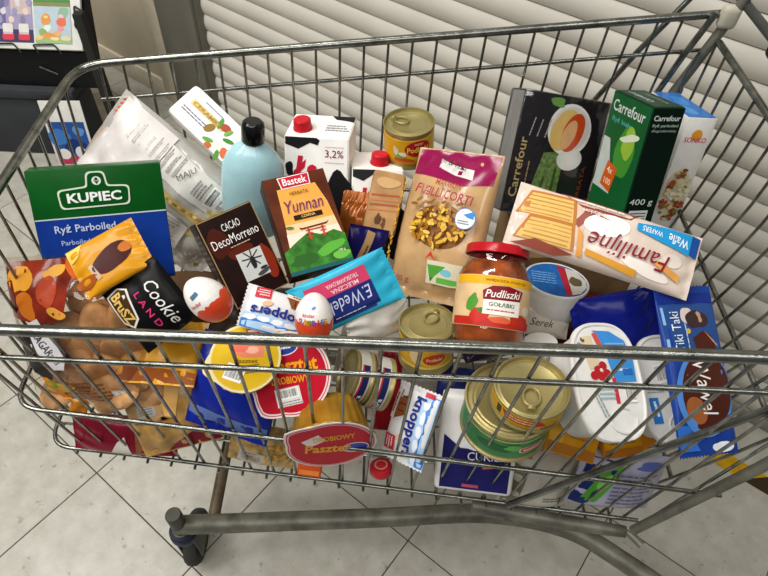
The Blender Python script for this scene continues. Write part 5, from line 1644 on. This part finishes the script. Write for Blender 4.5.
# ------------------------------------------------------------------ see-through bags
# bag of oat flakes
t = thing('flake_bag', 'milky see-through bag of oat flakes behind the rice carton', 'flake bag', pose('flakes', 0, 0, -0.026))
FB = film_mat('flake_film', base=0.10, haze=0.55, hazecol='#e6e2dc', rough=0.16)
o, sf = pillow(t, 0.225, 0.16, 0.06, FB, seal='u', crimp=0.01, wr=0.0045, seed=21, lump=0.006, nu=50, nv=40, name='bag')
p = Print(t, sf, 'film_print', step=0.008)
for k in range(7):
    p.rot_rect(-0.106, 0.068 - 0.0065 * k, 0.007, 0.0026, 30, '#d8683a')
p.rect(-0.110, -0.05, -0.106, 0.02, '#e0b8a0')
p.poly([(-0.02, 0.068), (0.085, 0.062), (0.088, 0.02), (-0.01, 0.026)], mat('film_white_print', '#d9d6cf', 0.3, coat=0.2))
for k in range(9):
    p.lines(-0.072 + 0.0095 * k, 0.05, 0.028, 0.005, 2, '#b9b6b2', ang=90)
p.poly([(-0.112, -0.076), (-0.02, -0.076), (-0.008, 0.0), (-0.02, 0.03), (-0.02, 0.076), (-0.104, 0.076)], mat('film_milky', '#d8d2cd', 0.22, coat=0.3, bump=0.4, bscale=30))
for k in range(9):
    p.lines(-0.072 + 0.0095 * k, 0.05, 0.028, 0.005, 2, '#b9b6b2', ang=90)
p.barcode(0.070, 0.044, 0.030, 0.030, 0)
p.lines(0.043, 0.046, 0.024, 0.018, 4, '#7d7a78', ang=90)
p.poly([(0.0, 0.016), (0.075, 0.012), (0.076, 0.0), (0.0, 0.006)], '#c8ab68')
for k in range(12):
    p.ell(0.005 + 0.006 * k, 0.009, 0.003, 0.002, ('#a5843f', '#dcc48a')[k % 2], k * 40, 8)
p.poly([(0.0, -0.004), (0.06, -0.01), (0.062, -0.05), (0.0, -0.04)], '#d3cdc6')
p.lines(0.03, -0.026, 0.05, 0.034, 7, '#b4a8a4')
p.text('MAJU', 0.018, 0.05, 0.010, '#5d5a58', ang=62, w=0.026, bold=0.0)
for k in range(6):
    p.blob(-0.07 + 0.012 * k, -0.03 + 0.004 * math.sin(k * 2), 0.006, 0.004, '#dd8a5a', k, 0.3, 10)
p.done()
fb = new_bm()
rn = random.Random(11)
sfi = pillow_surf(0.225, 0.16, 0.06, 'u', 0.01, 0.0, 21)
for k in range(2600):
    u, v = rn.uniform(-0.05, 0.1), rn.uniform(-0.066, 0.066)
    zt = sfi(u, v).z * 0.80
    z = zt * (1 - 0.12 * rn.random()) * (1 if rn.random() < 0.8 else -1) - 0.002
    R_ = Matrix.Rotation(rn.uniform(0, 3.1), 3, 'Z') @ Matrix.Rotation(rn.gauss(0, 0.5), 3, 'X') @ Matrix.Rotation(rn.gauss(0, 0.5), 3, 'Y')
    rr = rn.uniform(0.0022, 0.0042)
    vs_ = []
    for q in range(6):
        a = q * math.pi / 3
        vs_.append(fb.verts.new(Vector((u, v, z)) + R_ @ Vector((rr * math.cos(a), rr * 0.7 * math.sin(a), 0.0006 * math.cos(a * 2)))))
    fb.faces.new(vs_)
fl = obj('oat_flakes', fb, mat('oat_flake', '#d9c994', 0.6, var=0.25, scale=160), t, smooth=-1)
fl['kind'] = 'stuff'
obj('flake_core', stack([([(0.015 + a * k, b * k) for a, b in superell(32, 0.085, 0.062, 3)], z) for z, k in ((-0.022, 0.6), (-0.012, 0.95), (0.0, 1.0), (0.012, 0.95), (0.021, 0.6))]), mat('oat_mass', '#c9b57c', 0.7, var=0.3, scale=120), t)

# see-through bag of biscuits at the front
CB = pose('cookie', 0.0, 0.0, -0.03)
t = thing('biscuit_bag', 'see-through biscuit bag with brown and orange print at the front corner', 'biscuit bag', CB)
CF = film_mat('biscuit_film', base=0.06, tint='#fffaf2', rough=0.06)
o, sf = pillow(t, 0.165, 0.20, 0.06, CF, seal='v', crimp=0.008, wr=0.003, seed=31, lump=0.006, nu=44, nv=50, name='bag')
p = Print(t, sf, 'film_print', step=0.008)
p.poly([(-0.078, 0.094), (0.065, 0.098), (0.06, 0.075), (0.012, 0.07), (0.0, 0.03), (-0.03, 0.022), (-0.078, 0.03)], mat('film_red_brown', '#7c2614', 0.2, coat=0.5, var=0.3, scale=30))
p.poly([(-0.012, 0.096), (0.065, 0.098), (0.06, 0.078), (0.016, 0.072)], '#c25a1e')
p.blob(-0.058, 0.075, 0.018, 0.016, '#c98a2c', 3, 0.3).blob(-0.05, 0.045, 0.014, 0.016, '#b8641c', 5, 0.3).blob(-0.012, 0.082, 0.013, 0.007, '#d29a3a', 7, 0.2, ang=20).blob(-0.008, 0.036, 0.012, 0.006, '#d0923a', 9, 0.2, ang=-20).blob(-0.074, 0.055, 0.008, 0.02, '#5a1a14', 11).blob(-0.02, 0.06, 0.012, 0.018, '#a53a18', 13, 0.2)
p.poly([(-0.05, 0.024), (-0.036, 0.03), (-0.006, -0.02), (-0.012, -0.034), (-0.03, -0.034), (-0.056, 0.002)], '#c9c6c8').text('MAGARami', -0.031, -0.006, 0.010, '#24242a', ang=-56, w=0.048, shear=0.2)
p.poly([(-0.075, 0.02), (-0.058, 0.02), (-0.03, -0.036), (-0.036, -0.05), (-0.06, -0.04), (-0.072, 0.0)], '#26221f')
p.blob(-0.03, -0.062, 0.02, 0.008, '#c9a03a', 15, 0.3).blob(-0.04, -0.056, 0.008, 0.005, '#5f8f34', 17, 0.3).poly([(-0.05, -0.045), (-0.042, -0.046), (-0.026, -0.086), (-0.034, -0.086)], '#d27a1c')
p.lines(0.01, -0.07, 0.05, 0.03, 5, '#7a4a24').rect(0.03, -0.09, 0.055, -0.068, '#b9b4ac').barcode(0.0425, -0.079, 0.022, 0.018, 0)
p.done()
BISM = mat('golden_biscuit', '#cc9a68', 0.5, var=0.25, scale=35, bump=0.4, bscale=90)
rn = random.Random(5)
spots = [(0.015, 0.045, 30), (0.045, 0.052, -20), (0.06, 0.022, 60), (0.025, 0.012, 100), (0.0, -0.015, 75), (0.05, -0.016, 10), (0.028, -0.045, 150), (0.062, -0.05, 80), (0.0, -0.052, 20), (-0.02, 0.005, 50), (-0.03, -0.06, 120), (0.04, -0.075, 40), (0.01, -0.082, 70), (-0.005, 0.07, 15), (0.065, -0.078, 110), (-0.015, -0.035, 95), (0.045, 0.078, 60), (-0.05, -0.075, 30)]
bis = None
for k, (u, v, a) in enumerate(spots):
    if bis is None:
        bmx = lathe([(0, -0.009), (0.012, -0.0085), (0.019, -0.005), (0.0215, 0.0), (0.019, 0.005), (0.012, 0.0085), (0, 0.009)], 24, sx=1.4)
        for vv in bmx.verts:
            vv.co += vv.co.normalized() * 0.002 * noise.noise(vv.co * 60)
        bis = obj('biscuit', bmx, BISM)
        o = bis
    else:
        o = obj('biscuit', bis.data, None)
    z = -0.004 + 0.006 * (k % 2)
    o.matrix_world = CB @ Matrix.Translation((u, v, z)) @ Matrix.Rotation(math.radians(a), 4, 'Z') @ Matrix.Rotation(rn.uniform(-0.7, 0.7), 4, 'X')
    tag(o, 'golden oval biscuit inside the see-through bag', 'biscuit', 'biscuits inside the see-through bag')

# orange scrap of wrapper on the wire
scrap = new_bm()
c0 = Vector((0.083, -0.19, 0.617))
g = {}
for i in range(5):
    for j in range(7):
        q = c0 + Vector((-0.010 + 0.005 * i + 0.003 * math.sin(j), -0.008 + 0.003 * math.sin(i * 1.7 + j), 0.012 - 0.006 * j + 0.002 * math.cos(i * 2)))
        g[i, j] = scrap.verts.new(q)
for i in range(4):
    for j in range(6):
        scrap.faces.new((g[i, j], g[i + 1, j], g[i + 1, j + 1], g[i, j + 1]))
so = obj('wrapper_scrap', scrap, mat('orange_scrap', '#dd8a1c', 0.4), None, smooth=60)
md = so.modifiers.new('thick', 'SOLIDIFY')
md.thickness = 0.0008
tag(so, 'crumpled orange wrapper scrap caught on the front corner wire', 'scrap')
